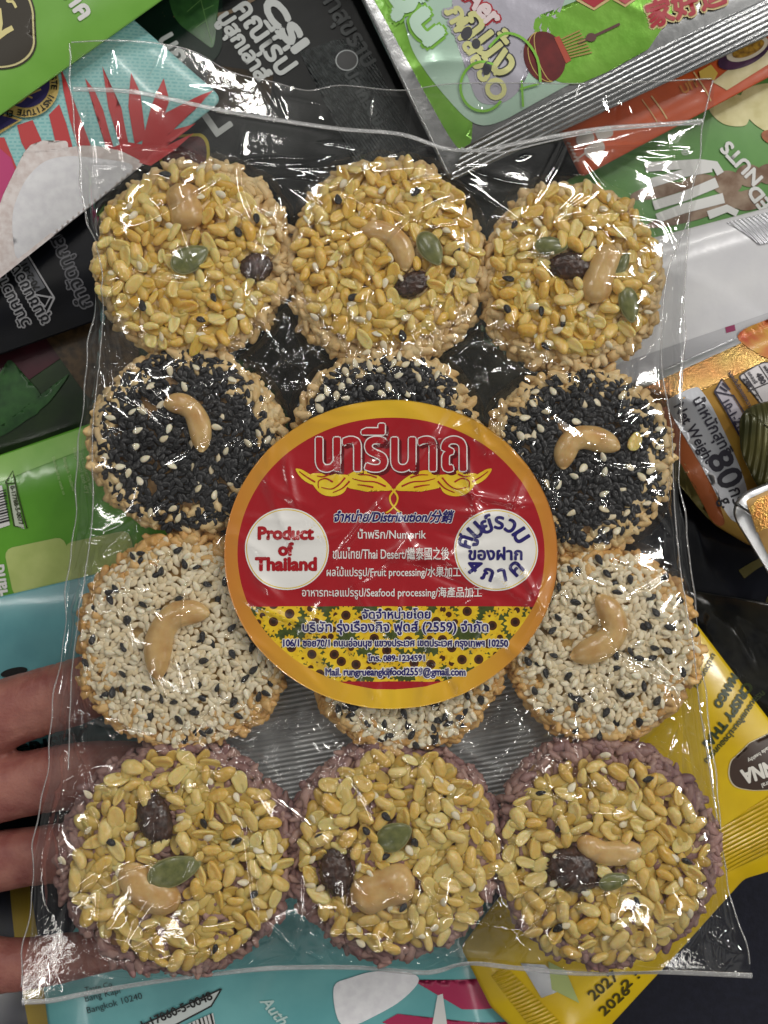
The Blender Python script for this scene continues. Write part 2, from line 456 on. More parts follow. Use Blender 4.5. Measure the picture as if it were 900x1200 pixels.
# black packet with basil leaf, top
bz = Pack('snack_packet', 'black packet with basil leaf and white rotated lettering at the top', 'packet',
          [(40, -120), (470, -120), (575, 215), (320, 330), (90, 260)], -185, M('black film green tint', (7, 10, 10), 0.35, 0, 0.0, col2=(10, 15, 14), vscale=80, spec=0.25, bump=0.18, bscale=26), 4, puff=16, nc=14, group=GR)
bz.decal(catmull([(140, -60), (250, -60), (262, 30), (255, 75), (200, 95), (150, 50)]), M('deep green print', (14, 38, 26), 0.35, coat=0.0, spec=0.3, col2=(12, 30, 22), vscale=50), 1, 'green_patch')
leafm = M('basil print', (52, 98, 46), 0.4, coat=0.1, col2=(34, 72, 34), vscale=18)
bz.decal(catmull([(200, -20), (232, -30), (258, -10), (257, 24), (252, 62), (236, 50), (216, 38), (204, 18)]), leafm, 2, 'leaf_print')
bz.decal([stroke([(232, -20), (240, 15), (251, 58)], 1.4, 0.6), stroke([(238, 8), (222, 22)], 0.8), stroke([(241, 20), (253, 14)], 0.8), stroke([(244, 32), (232, 40)], 0.8)], M('pale vein', (92, 134, 74), 0.4), 3, 'leaf_vein')
bz.decal(stroke(catmull([(180, 22), (215, 26), (262, 24), (290, 12), (318, -6)], 4, False), 5, 4), M('brown ink', (110, 90, 62), 0.4), 1, 'curl_print')
bz.text([('CSI', 335, 36, 66, 54, dict(bold=2.4, h_=20)), ('คณีไร่ป', 314, 49, 94, 55, dict(bold=1.2)), ('ปูสุกเล่าส์', 287, 62, 88, 57, dict(bold=1.2)), ('บก', 205, 65, 34, 60, dict(bold=1.1)), ('L', 255, 144, 22, -35, dict(bold=1.2))], M('soft white ink', (186, 190, 188), 0.4), 2)
bz.text([('ค้าสุขราบ', 408, 40, 100, 58, dict(bold=0.8)), ('ปลากรอบ', 428, 120, 70, 60, dict(bold=0.8))], M('dim ink', (44, 50, 50), 0.4), 2)
bz.decal([(248, 82), (322, 92), (318, 128), (262, 140), (240, 128)], M('brown picture', (60, 48, 32), 0.45, coat=0.0, spec=0.2, col2=(38, 34, 26), vscale=20), 1, 'brown_picture')
hrt = catmull([(188, 184), (196, 168), (212, 164), (222, 172), (236, 162), (247, 172), (247, 196), (232, 214), (200, 210)])
bz.decal(hrt, M('yellow ring ink', (176, 160, 40), 0.4), 2, 'chilli_picture'); bz.decal(sc_(hrt, 0.88, (220, 190)), M('chilli print', (92, 22, 24), 0.35, coat=0.5, col2=(60, 14, 18), vscale=14), 3, 'chilli_picture')
hdr = M('clear crimped header', (38, 42, 42), 0.2, 0, 0.5, bump=0.9, wave=4.0, wrot=R_(-35), col2=(62, 66, 66), vscale=9)
bz.decal([(352, 68), (392, 54), (425, 52), (440, 80), (480, 160), (500, 205), (420, 205), (398, 118), (366, 92)], hdr, 1, 'seal_strip', 6)
bz.decal(ell(407, 78, 12, 11), M('dark hole', (18, 20, 20), 0.3), 2, 'hang_hole')
bz.decal([stroke(ell(407, 78, 12.5, 11.5) + [ell(407, 78, 12.5, 11.5)[0]], 1.4)], M('pale plastic', (150, 154, 154), 0.2), 3, 'hang_hole')

# green and silver foil packet, top right
foil = M('silver foil wrinkled', (214, 215, 216), 0.24, 1.0, 0.2, bump=0.45, bscale=26)
pf = Pack('snack_packet', 'silver foil packet with lime and mint print, lantern picture and red Chinese lettering', 'packet',
          [(360, -130), (528, 210), (1100, -50), (960, -330)], -125, foil, 5, puff=12, nc=16, amp=(0.8, 3), cw=(4, 10), tilt=(0, -0.04), group=GR, rnd=8)
limef = M('lime foil', (142, 198, 82), 0.26, 0.45, 0.4, col2=(124, 184, 66), vscale=40, bump=0.35, bscale=20)
mint = M('mint print', (190, 218, 200), 0.3, 0.35, 0.4, col2=(178, 210, 190), vscale=60, bump=0.25, bscale=24)
lav = M('lavender print', (186, 184, 196), 0.3, 0.4, 0.4, bump=0.3, bscale=22)
pf.decal(catmull([(428, -40), (560, -50), (520, 20), (500, 60), (516, 112), (546, 150), (552, 166), (536, 172), (500, 112), (470, 50)]), limef, 1, 'green_print')
pf.decal(catmull([(478, -40), (700, -60), (730, 0), (722, 40), (700, 78), (668, 100), (630, 118), (590, 142), (556, 146), (520, 112), (484, 62), (474, 14)]), mint, 2, 'mint_print')
pf.decal(catmull([(545, -40), (660, -50), (650, 30), (610, 60), (612, 100), (590, 122), (560, 120), (545, 80), (530, 30)]), lav, 3, 'lavender_print')
pf.decal(catmull([(626, 26), (690, 10), (800, -40), (790, 10), (768, 44), (756, 62), (742, 58), (734, 72), (720, 68), (712, 86), (694, 80), (684, 98), (660, 100), (640, 86)]), limef, 3, 'green_print')
lant = M('lantern print', (112, 34, 34), 0.35, 0.2, col2=(88, 24, 26), vscale=20)
pf.decal(ell(637, 70, 24, 30, -18), lant, 4, 'lantern_picture')
pf.decal([stroke(ell(637, 70, 24 * f, 30, -18)[10:31], 1.0) for f in (0.35, 0.75)], gold_ink, 5, 'lantern_picture')
pf.decal([(648, 48), (654, 46), (668, 74), (662, 78)], M('lantern rim', (176, 70, 46), 0.4), 5, 'lantern_picture')
pf.decal([stroke([(656 + 1.5 * i, 50 + 3 * i), (678 + 2 * i, 40 + 3.6 * i)], 1.6) for i in range(8)], M('tassel gold', (168, 140, 74), 0.4), 6, 'tassel_picture')
pf.decal([stroke([(676, 54), (700, 44), (724, 33)], 3.5, 3), ell(691, 48, 6, 5)], M('cord print', (92, 52, 50), 0.4), 6, 'tassel_picture')
redi = M('crimson ink', (172, 42, 56), 0.35)
pf.decal([[(668, -10), (716, -24), (712, 6), (694, 17), (674, 6)], [(712, -16), (748, -26), (742, 6), (730, 14), (716, 6)]], M('badge rim', (208, 180, 128), 0.4), 5, 'badge')
pf.decal([[(670, -12), (714, -26), (709, 4), (694, 14), (677, 4)], [(715, -18), (746, -28), (740, 4), (730, 11), (718, 4)]], redi, 6, 'badge')
pf.text(('家好运', 800, 10, 92, -19, dict(bold=3.2)), M('pale gold rim', (214, 196, 140), 0.4), 4); pf.text(('家好运', 800, 10, 92, -19, dict(bold=1.2)), redi, 6)
gst = M('green ink', (130, 190, 70), 0.35, 0.3)
pf.text(('วุ้น', 487, 20, 74, 52, dict(bold=7.5, h_=42)), gst, 4); pf.text(('วุ้น', 487, 20, 74, 52, dict(bold=4.2, h_=42)), M('mint ink', (196, 226, 206), 0.35), 7)
pf.text(('Aer', 566, 12, 46, 48, dict(bold=4.0, h_=24)), redi, 4); pf.text(('Aer', 566, 12, 46, 48, dict(bold=1.6, h_=24)), M('pink white ink', (222, 206, 208), 0.35), 7)
ch = M('charcoal ink', (64, 64, 70), 0.35); yl = M('pale yellow ink', (214, 214, 150), 0.3, 0.2)
for a in (('ภพสอSO', 558, 66, 118, 62), ('กน้ง', 575, 52, 80, 52)):
    pf.text((*a, dict(bold=4.2 if a[2] > 60 else 3.4)), lav if a[2] > 60 else ch, 4); pf.text((*a, dict(bold=1.3)), yl, 7)
pf.decal([ell(546, 44, 6, 8, 30), ell(557, 56, 5, 6), ell(570, 84, 5, 8, 10)], ch, 8, 'dot_print')
pf.decal([stroke(ell(565, 105, 26, 28)[4:34], 3), stroke(catmull([(572, 60), (590, 44), (612, 50), (628, 72), (632, 100)], 4, False), 3), stroke([(608, 108), (630, 102)], 2.5), stroke([(610, 98), (612, 128)], 2.5)], gst, 8, 'bamboo_print')
seal = M('crimped foil', (206, 207, 208), 0.22, 1.0, 0.0, bump=0.9, wave=6.0, wrot=R_(64), col2=(188, 190, 192), vscale=20)
pf.decal([(528, 208), (545, 172), (620, 132), (640, 122), (760, 64), (1000, -45), (1040, -24), (900, 40)], seal, 5, 'seal_strip', 8)

# orange packet
org = Pack('snack_packet', 'orange packet with halved passion fruit picture', 'packet',
           [(652, 148), (681, 208), (1010, 32), (965, -50)], -175, film_pack('orange film', (212, 92, 40), (196, 80, 36)), 6, puff=9, edge=26, nc=5, group=GR)
cream = M('cream print', (222, 210, 168), 0.4, col2=(204, 190, 140), vscale=20)
org.decal([(832, 100), (855, 82), (900, 62), (905, 74), (850, 108)], cream, 1, 'fruit_picture')
org.decal(ell(868, 68, 32, 14, -24), M('passion skin', (58, 30, 62), 0.35, col2=(84, 46, 80), vscale=16), 2, 'fruit_picture')
org.decal(ell(872, 62, 26, 12, -24), M('passion pith', (226, 214, 190), 0.4), 3, 'fruit_picture')
org.decal(ell(873, 62, 20, 8, -24), M('passion pulp', (196, 150, 50), 0.35, col2=(120, 84, 30), vscale=6), 4, 'fruit_picture')
org.decal([(816, 88), (830, 80), (838, 90), (834, 98), (818, 96)], M('mango dice', (226, 190, 84), 0.4), 3, 'fruit_picture')
org.decal([stroke([(761, 116), (780, 142)], 1.6), stroke([(750, 120), (768, 146)], 1.0), stroke([(810, 88), (832, 120)], 1.6)], M('cream line', (226, 190, 130), 0.4), 1, 'line_print')
org.text(('UIT', 806, 104, 22, -27, dict(bold=0.5)), M('ochre ink', (222, 140, 60), 0.4), 1)
org.decal([rrect(684, 166, 20, 14, -27, 5), rrect(706, 160, 20, 14, -27, 5), rrect(695, 178, 24, 14, -27, 5)], M('label grey', (206, 196, 188), 0.4), 1, 'nutrition_label')
org.decal([stroke([(664 + 1 * i, 168 + 2 * i), (668 + i, 170 + 2 * i)], 2.2) for i in range(0, 12, 2)] + [stroke([(672, 190), (688, 180)], 2)], M('faint white', (220, 190, 176), 0.4), 1, 'small_print')

# green nut box
nut = Pack('snack_packet', 'green packet with pictures of roasted nuts and upside down lettering NUTS', 'packet',
           [(560, 290), (660, 214), (1010, 22), (1060, 260), (760, 345)], -205, film_pack('green film', (104, 156, 82), (92, 144, 72)), 7, puff=6, edge=20, nc=4, group=GR)
nut.decal([catmull([(830, 132), (838, 116), (858, 112), (882, 122), (876, 138), (870, 150), (846, 148)]), catmull([(866, 128), (870, 108), (896, 100), (930, 104), (935, 150), (906, 158), (884, 150)])], M('pale nut', (224, 216, 164), 0.4, col2=(200, 190, 130), vscale=26), 1, 'nut_picture')
nut.decal(ell(903, 164, 14, 8, 20), M('almond print', (176, 104, 50), 0.4, col2=(140, 78, 40), vscale=8), 2, 'nut_picture')
nut.decal([ell(770, 226, 34, 8, -12), ell(815, 218, 22, 11, -14), ell(850, 216, 18, 14, 0), ell(876, 208, 16, 13, 10), ell(900, 206, 16, 12, 0), ell(846, 240, 28, 11, -20), ell(876, 236, 20, 12, -10), ell(800, 256, 46, 7, -14)],
          M('choc nut print', (110, 78, 54), 0.4, col2=(166, 146, 126), vscale=22, vlo=0.35, vhi=0.75), 1, 'nut_picture')
nut.decal([stroke([(755, 198), (818, 194), (836, 196), (842, 206)], 11, 9), stroke([(760, 217), (800, 205), (832, 200)], 11, 8), stroke([(764, 243), (800, 232), (838, 216)], 11, 12),
           stroke([(768, 258), (800, 246), (846, 234)], 11, 12), stroke([(828, 254), (850, 246), (862, 252)], 10, 8)], white, 3, 'lettering')
nut.text([('NUTS', 866, 194, 58, -133, dict(bold=0.9, h_=15)), ('ED', 887, 234, 28, -128, dict(bold=0.9, h_=15)), ('®', 801, 180, 9, -100)], white, 3)

# white foil packet
wf = Pack('snack_packet', 'blank white glossy foil packet with a fold across it', 'packet',
          [(700, 296), (980, 222), (980, 398), (700, 470)], -160, M('white film', (226, 226, 228), 0.28, 0.1, 0.5, col2=(216, 216, 220), vscale=60, bump=0.25, bscale=26), 8, puff=14, edge=40, nc=8, group=GR)
wf.cr.add(880, 300, -13, 420, 5, 6)
wf.decal([(850, 262), (985, 228), (985, 268), (885, 290)], M('crimped white', (212, 212, 218), 0.25, 0.4, 0.3, bump=0.8, wave=5, wrot=R_(-40)), 1, 'seal_strip')
wf.decal([(845, 386), (856, 383), (857, 390), (846, 393)], M('plum ink', (140, 32, 84), 0.4), 2, 'colour_patch')
wf.decal([(700, 436), (980, 340), (980, 398), (700, 470)], M('white film grey side', (186, 186, 190), 0.35, 0.2, 0.4), 1, 'folded_flap')

# gold packet 80 g
goldm = M('gold foil', (190, 150, 66), 0.32, 0.45, 0.4, col2=(166, 120, 50), vscale=70, bump=0.3, bscale=24)
gp = Pack('snack_packet', 'gold and orange foil packet marked Net Weight 80 g', 'packet',
          [(742, 450), (990, 338), (1010, 640), (880, 640), (838, 615), (790, 560)], -150, goldm, 9, puff=30, edge=80, nc=9, amp=(1, 3), group=GR, tilt=(0.02, -0.03))
spark = M('sparkling seal', (214, 182, 112), 0.2, 0.9, 0.0, bump=1.0, bscale=3.0, col2=(216, 150, 96), vscale=60)
gp.decal([(746, 448), (985, 341), (985, 382), (772, 480)], spark, 1, 'seal_strip', 6)
gp.decal([(744, 449), (985, 340), (985, 349), (748, 457)], silver, 2, 'seal_edge', 6)
gp.decal(catmull([(762, 484), (782, 470), (812, 525), (838, 590), (848, 612), (842, 616), (832, 606), (818, 580), (790, 525)]), M('shaded orange ink', (176, 96, 52), 0.35, 0.3, 0.3), 1, 'orange_band')  # printed band, browned to paint in the shade low on the packet
gp.decal(catmull([(777, 474), (786, 466), (806, 457), (816, 462), (838, 505), (862, 560), (872, 600), (862, 612), (846, 598), (815, 540), (790, 500)]), M('silver label', (206, 208, 214), 0.3, 0.7, 0.3, bump=0.2, bscale=24), 2, 'weight_label')
gp.decal(catmull([(748, 500), (770, 492), (806, 556), (826, 596), (830, 608), (800, 572)]), M('shaded olive foil', (110, 102, 54), 0.3, 0.6, 0.3, col2=(84, 80, 44), vscale=40), 1, 'olive_band')  # dark olive colour paints the shade over the packet's lower side
gp.text([('Net Weight', 806, 510, 76, 61, dict(bold=0.35)), ('น้ำหนักสุทธิ', 826, 502, 74, 61, dict(bold=0.35)), ('80', 842, 551, 42, 62, dict(bold=0.9, h_=26)), ('กรัม', 860, 586, 30, 66, dict(bold=0.3)), ('g.', 843, 590, 11, 66, dict(bold=0.4))], M('dark slate ink', (42, 40, 52), 0.4), 4)
gp.decal([(829, 462), (838, 448), (875, 514), (880, 548)], M('lilac label', (196, 190, 200), 0.35, 0.3), 1, 'serial_box')
gp.decal([stroke([(829, 462), (838, 447), (845, 459)], 1.8), stroke([(829, 462), (870, 538)], 2.2), stroke([(849, 466), (888, 532)], 1.8), stroke([(829, 462), (850, 467)], 1.6), stroke([(835, 456), (843, 462)], 2), stroke([(838, 452), (846, 460)], 2)], M('slate line', (40, 36, 60), 0.4), 4, 'serial_box')
gp.text([('10-1-21346-1', 856, 500, 62, 60, dict(bold=0.3)), ('"ผลเป็นโรคของหวาน', 858, 460, 50, 62, dict(bold=0.25))], M('slate ink', (50, 46, 66), 0.4), 5)
bub = catmull([(857, 446), (866, 438), (880, 430), (892, 428), (930, 432), (940, 470), (930, 500), (884, 480), (872, 462)])
gp.decal(bub, M('slate rim', (60, 56, 60), 0.4), 1, 'nutrition_label'); gp.decal(sc_(bub, 0.95, (896, 455)), M('pale lilac', (206, 202, 204), 0.35, 0.2), 2, 'nutrition_label')
gp.decal([stroke([(862, 440), (882, 474)], 1.4), stroke([(866, 462), (905, 446)], 1.4), stroke([(880, 432), (905, 478)], 1.2)], M('slate thin', (60, 56, 60), 0.4), 3, 'nutrition_label')
gp.text([('480', 881, 447, 13, 62, dict(bold=0.4)), ('24%', 866, 452, 13, 62, dict(bold=0.3)), ('6', 893, 468, 4, 62, dict(bold=0.3)), ('พลังงาน', 890, 440, 17, 62, dict(bold=0.2)), ('แคลอรี่', 872, 446, 15, 62, dict(bold=0.15))], M('slate text', (50, 46, 56), 0.4), 4)
gp.decal(catmull([(862, 395), (900, 375), (960, 360), (980, 420), (930, 430), (892, 425)]), M('fruit print', (206, 160, 64), 0.35, 0.2, 0.3, col2=(196, 92, 58), vscale=26), 3, 'fruit_picture')

# dark olive ribbed packet edge
Pack('snack_packet', 'dark olive ribbed packet standing over the gold one', 'packet', [(866, 488), (880, 474), (980, 455), (990, 610), (890, 575), (868, 530)], -95,
     M('olive ribbed', (92, 88, 46), 0.3, 0.3, 0.3, bump=0.9, wave=7, wrot=0.06, col2=(60, 62, 34), vscale=50), 10, puff=16, edge=30, nc=3, rnd=12, group=GR)

# pale packet with silver rim, right edge
cp = Pack('snack_packet', 'packet with wide silver rim and orange corner at the gold one', 'packet', [(856, 600), (868, 578), (1000, 526), (1010, 800), (930, 720)], -85,
          silver, 11, puff=8, edge=24, nc=4, rnd=14, group=GR)
cp.decal(catmull([(874, 596), (886, 584), (905, 577), (1000, 542), (1000, 700), (925, 690)], 4), M('tan print', (196, 160, 100), 0.35, 0.3, 0.3, col2=(170, 130, 74), vscale=60), 1, 'tan_print')
cp.decal([(875, 596), (886, 584), (1000, 542), (1000, 574), (884, 624)], M('orange sparkle', (206, 130, 70), 0.25, 0.7, 0, bump=0.9, bscale=3, col2=(206, 170, 90), vscale=16), 2, 'seal_strip', 6)

# dark packets at right
bmat = M('black gloss film', (15, 16, 22), 0.2, 0, 0.8, col2=(24, 26, 36), vscale=60, bump=0.2, bscale=30)
dp = Pack('snack_packet', 'black glossy packet with olive curved print below the gold packet', 'packet', [(700, 500), (800, 560), (1000, 640), (1000, 800), (850, 760), (720, 720)], -215, bmat, 12, puff=22, nc=12, amp=(1, 4), group=GR)
ol = M('olive print', (92, 84, 40), 0.35, 0.2, 0.4)
dp.decal([stroke(catmull([(862, 672), (880, 660), (905, 650), (930, 650)], 4, False), 12, 5), stroke(catmull([(890, 720), (894, 700), (905, 690), (930, 686)], 4, False), 5, 9)], ol, 1, 'curved_print')
Pack('snack_packet', 'dark smoky cellophane packet above the yellow one', 'packet', [(800, 690), (990, 720), (990, 900), (880, 870), (820, 780)], -185,
     M('smoky film', (48, 47, 40), 0.15, 0, 0.9, col2=(24, 25, 28), vscale=40, bump=0.3, bscale=22), 13, puff=14, nc=14, amp=(1, 4), cw=(3, 8), group=GR)

# yellow packet
yel = Pack('snack_packet', 'yellow packet lettered CRISPY THAI MANGO with brown scalloped emblem', 'packet',
           [(814, 728), (905, 848), (1010, 960), (925, 1014), (872, 1030), (800, 1110), (660, 1262), (575, 1180), (540, 1110), (640, 980)], -140, film_pack('yellow film', (226, 192, 16), (212, 176, 12), bump=0.14), 14, puff=16, nc=10, group=GR)
dg = M('dark green ink', (48, 60, 22), 0.4)
yel.text([('CRISPY THAI', 850, 836, 88, 129, dict(bold=0.9, h_=11)), ('MANGO', 848, 808, 42, 127, dict(bold=0.9, h_=10)), ('กรอบอบแห้งมะม่วงอบกรอบ', 858, 850, 106, 132, dict(bold=0.3)), ('มะม่วงกรอบ', 824, 785, 44, 124, dict(bold=0.2))], dg, 2)
em2 = catmull([(848, 902), (852, 886), (866, 880), (872, 868), (890, 862), (925, 850), (960, 860), (960, 915), (905, 918), (892, 914), (884, 922), (862, 920), (852, 914)])
yel.decal(em2, M('emblem rim', (226, 214, 180), 0.4), 1, 'emblem'); yel.decal(sc_(em2, 0.975, (905, 890)), M('emblem brown', (62, 44, 34), 0.4), 2, 'emblem')
yel.text([('ANNA', 889, 899, 52, -17 + 180, dict(bold=1.0, h_=16)), ('so made healthy', 888, 878, 40, 152, dict(bold=0.15)), ('natural', 896, 913, 20, 160, dict(bold=0.15))], M('cream white ink', (226, 222, 212), 0.4), 4)
ys = M('crimped yellow', (214, 178, 14), 0.28, 0.1, 0.5, bump=1.0, wave=5.5, wrot=R_(62), col2=(200, 164, 10), vscale=20)
yel.decal([(826, 975), (930, 905), (975, 955), (925, 985), (850, 1018)], ys, 1, 'seal_strip')
yel.decal([(575, 1140), (590, 1125), (668, 1205), (652, 1240)], ys, 1, 'seal_strip')
yel.decal([(608, 1122), (636, 1124), (664, 1150), (632, 1162)], silver, 2, 'foil_patch'); yel.decal([(640, 1120), (660, 1130), (676, 1168), (644, 1152)], M('sage ink', (176, 190, 120), 0.4), 3, 'foil_patch')
yel.text([('2026', 718, 1168, 42, -42, dict(bold=0.5, h_=13)), ('2027', 704, 1148, 40, -42, dict(bold=0.5, h_=13)), ('2 :', 736, 1144, 22, -42, dict(bold=0.5, h_=12))], M('dot ink', (70, 60, 10), 0.4), 2)

# green packet and teal packet, left
gl = Pack('snack_packet', 'green packet with barcode and pale cube pictures above the hand', 'packet',
          [(-120, 575), (112, 494), (200, 520), (220, 720), (-120, 800)], -165, film_pack('leaf green film', (100, 168, 48), (88, 154, 40)), 15, puff=12, nc=8, group=GR)
gl.decal([(-60, 470 + 85), (112, 497), (118, 520), (-60, 590)], M('pale green', (142, 192, 92), 0.35, 0, 0.5, col2=(120, 178, 70), vscale=60), 1, 'edge_fold')
cub = M('cube print', (186, 200, 122), 0.4, col2=(168, 186, 104), vscale=40)
gl.decal([rrect(50, 664, 72, 58, -12, 10), rrect(122, 656, 78, 56, -12, 10)], cub, 1, 'cube_picture')
gl.decal([(-60, 580), (6, 569), (16, 615), (-60, 640)], white, 1, 'barcode')
gl.decal([stroke([(-60 + 0, 587 + 3.2 * i + 8), (11 + i * 0.45, 572 + 3.2 * i + 2)], 1.0 + (i * 7 % 3) * 0.5) for i in range(12)], black_ink, 2, 'barcode')
gl.decal([(14, 570), (21, 568), (33, 620), (22, 616)], M('pale label', (196, 204, 186), 0.4), 1, 'serial_box')
gl.decal([stroke([(10, 566), (18, 552), (22, 566), (10, 567)], 1.4), stroke([(12, 568), (21, 616), (36, 619), (22, 567)], 1.5), stroke([(22, 567), (19, 556)], 1.4)], dg, 2, 'serial_box')
gl.text(('0-17788-5-0077', 24, 592, 46, 76, dict(bold=0.2)), dg, 3)
gl.text([('Distributed by snack co', 72, 558, 46, 72), ('Bangkok Thailand', 84, 556, 40, 72), ('keep cool and dry', 98, 552, 56, 72), ('net contents inside', 106, 556, 52, 72)], M('pale ink', (176, 206, 140), 0.4), 2)
gl.text(('a Hand', 6, 690, 56, -98, dict(bold=0.7)), white, 2)
tl = Pack('snack_packet', 'plain teal packet lettered CRISPY behind the fingers', 'packet',
          [(-130, 730), (132, 668), (260, 660), (270, 905), (-130, 965)], -150, film_pack('dull teal film', (104, 166, 172), (92, 152, 160)), 16, puff=10, nc=6, group=GR)
tl.text(('CRISPY', 62, 872, 84, -13, dict(bold=0.8)), M('deep teal ink', (22, 42, 46), 0.4), 2)
tl.decal(ell(20, 786, 16, 5, -12), black_ink, 2, 'dark_oval')

# leafy packet, left
lp = Pack('snack_packet', 'dark green packet with leaf, maroon and brown pictures under the black one', 'packet',
          [(-130, 400), (120, 330), (260, 400), (250, 480), (-130, 580)], -225, M('forest film', (40, 62, 28), 0.35, 0, 0.5, col2=(26, 44, 22), vscale=40, bump=0.15, bscale=30), 17, puff=14, nc=7, group=GR)
lp.decal([(-60, 438), (62, 394), (84, 416), (40, 446), (10, 462), (-60, 480)], M('maroon print', (74, 26, 38), 0.35, 0, 0.4, col2=(54, 20, 28), vscale=40), 1, 'maroon_picture')
lp.decal(catmull([(58, 392), (112, 366), (160, 372), (160, 476), (112, 470), (92, 440), (78, 416)]), M('mushroom print', (92, 72, 46), 0.35, 0, 0.4, col2=(56, 44, 30), vscale=10), 2, 'mushroom_picture')
lp.decal([catmull([(-40, 510), (4, 450), (16, 424), (34, 444), (52, 464), (48, 486), (20, 496), (-20, 520)]), catmull([(-20, 520), (30, 490), (84, 440), (66, 468), (48, 484), (10, 510)])], leafm, 3, 'leaf_print')

# bottom teal packet
btm = M('teal bottom film', (116, 184, 186), 0.32, 0, 0.5, col2=(102, 172, 176), vscale=60, bump=0.15, bscale=26)
bo = Pack('snack_packet', 'teal packet with white pastry chunk, magenta stripes and Bangkok address', 'packet',
          [(50, 1150), (130, 1020), (560, 970), (600, 1190), (640, 1300), (70, 1310)], -165, btm, 18, puff=14, nc=8, group=GR, rnd=10)
bo.text([('Taste Co.', 120, 1150, 34, -13), ('Bang Kapi', 124, 1160, 42, -14), ('Bangkok 10240', 138, 1170, 66, -15)], M('dark teal ink', (30, 52, 58), 0.4), 2)
bo.decal([stroke([(158, 1200), (262, 1152)], 1.8), stroke([(262, 1152), (250, 1172), (190, 1204)], 1.8)], black_ink, 3, 'serial_box')
bo.decal([(158, 1201), (260, 1153), (249, 1172), (190, 1205)], M('pale teal label', (206, 214, 212), 0.4), 2, 'serial_box')
bo.text(('1-17860-5-0048', 210, 1177, 88, -24, dict(bold=0.3)), black_ink, 4)
bo.decal([(180, 1212), (252, 1180), (262, 1230), (190, 1240)], white, 2, 'barcode')
bo.decal([stroke([(192 + 4.4 * i, 1208 - 2.1 * i), (199 + 4.4 * i, 1236 - 2.1 * i)], 1.0 + (i * 5 % 3) * 0.6) for i in range(14)], black_ink, 3, 'barcode')
bo.text(('Authentic', 336, 1192, 74, 50, dict(bold=0.4, shear=0.3)), M('pale teal ink', (196, 222, 218), 0.4), 2)
bo.decal([[(510, 1146), (560, 1142), (600, 1150), (640, 1160), (640, 1180), (588, 1178), (540, 1176), (482, 1142)], [(448, 1192), (466, 1182), (520, 1188), (600, 1196), (620, 1215), (540, 1212), (480, 1204)]], M('magenta stripe', (176, 44, 88), 0.35, 0, 0.3), 1, 'stripe_print')
bo.decal(catmull([(392, 1150), (410, 1140), (440, 1132), (480, 1134), (490, 1144), (470, 1166), (440, 1184), (410, 1196), (396, 1186)]), pas, 2, 'pastry_picture')
bo.decal([(512, 1160), (518, 1158), (524, 1200), (504, 1205)], white, 2, 'paper_slip')

# navy and yellow packet, bottom left
nv = Pack('snack_packet', 'navy packet with a yellow stripe under the lowest finger', 'packet',
          [(-120, 1000), (60, 980), (130, 1230), (-120, 1280)], -215, M('navy film', (18, 22, 48), 0.35, 0, 0.5, col2=(12, 14, 30), vscale=40), 19, puff=10, nc=4, group=GR)
nv.decal(catmull([(14, 1000), (32, 1000), (38, 1080), (70, 1230), (44, 1230), (22, 1100)]), M('mustard ink', (176, 148, 36), 0.4), 1, 'yellow_stripe')

# silver packet beneath the middle of the bag
sv = Pack('snack_packet', 'grey silver packet with rows of fine embossed lines under the middle crackers', 'packet',
          [(250, 800), (440, 770), (680, 800), (690, 960), (600, 1010), (340, 1010), (260, 960)], -75,
          M('embossed silver', (226, 228, 230), 0.28, 0.1, 0.4, col2=(196, 198, 202), vscale=40, bump=0.8, wave=6, wrot=R_(80)), 20, puff=14, nc=22, amp=(1, 4), cw=(3, 8), group=GR)
# black packet beneath the upper rows
cb = Pack('snack_packet', 'creased black packet lying beneath the top rows of crackers', 'packet',
          [(110, 250), (330, 180), (600, 190), (800, 300), (790, 520), (560, 700), (330, 700), (140, 520)], -235,
          M('black creased film', (46, 48, 48), 0.22, 0, 0.6, col2=(66, 66, 58), vscale=50, bump=0.25, bscale=24), 21, puff=18, nc=40, amp=(1, 5), cw=(3, 8), group=GR)
Pack('snack_packet', 'olive dark packet beneath the lower left crackers', 'packet', [(180, 560), (700, 600), (800, 700), (760, 900), (180, 900), (150, 700)], -250,
     M('olive film', (40, 42, 30), 0.25, 0, 0.7, col2=(24, 26, 24), vscale=50), 22, puff=10, nc=14, amp=(1, 4), group=GR)

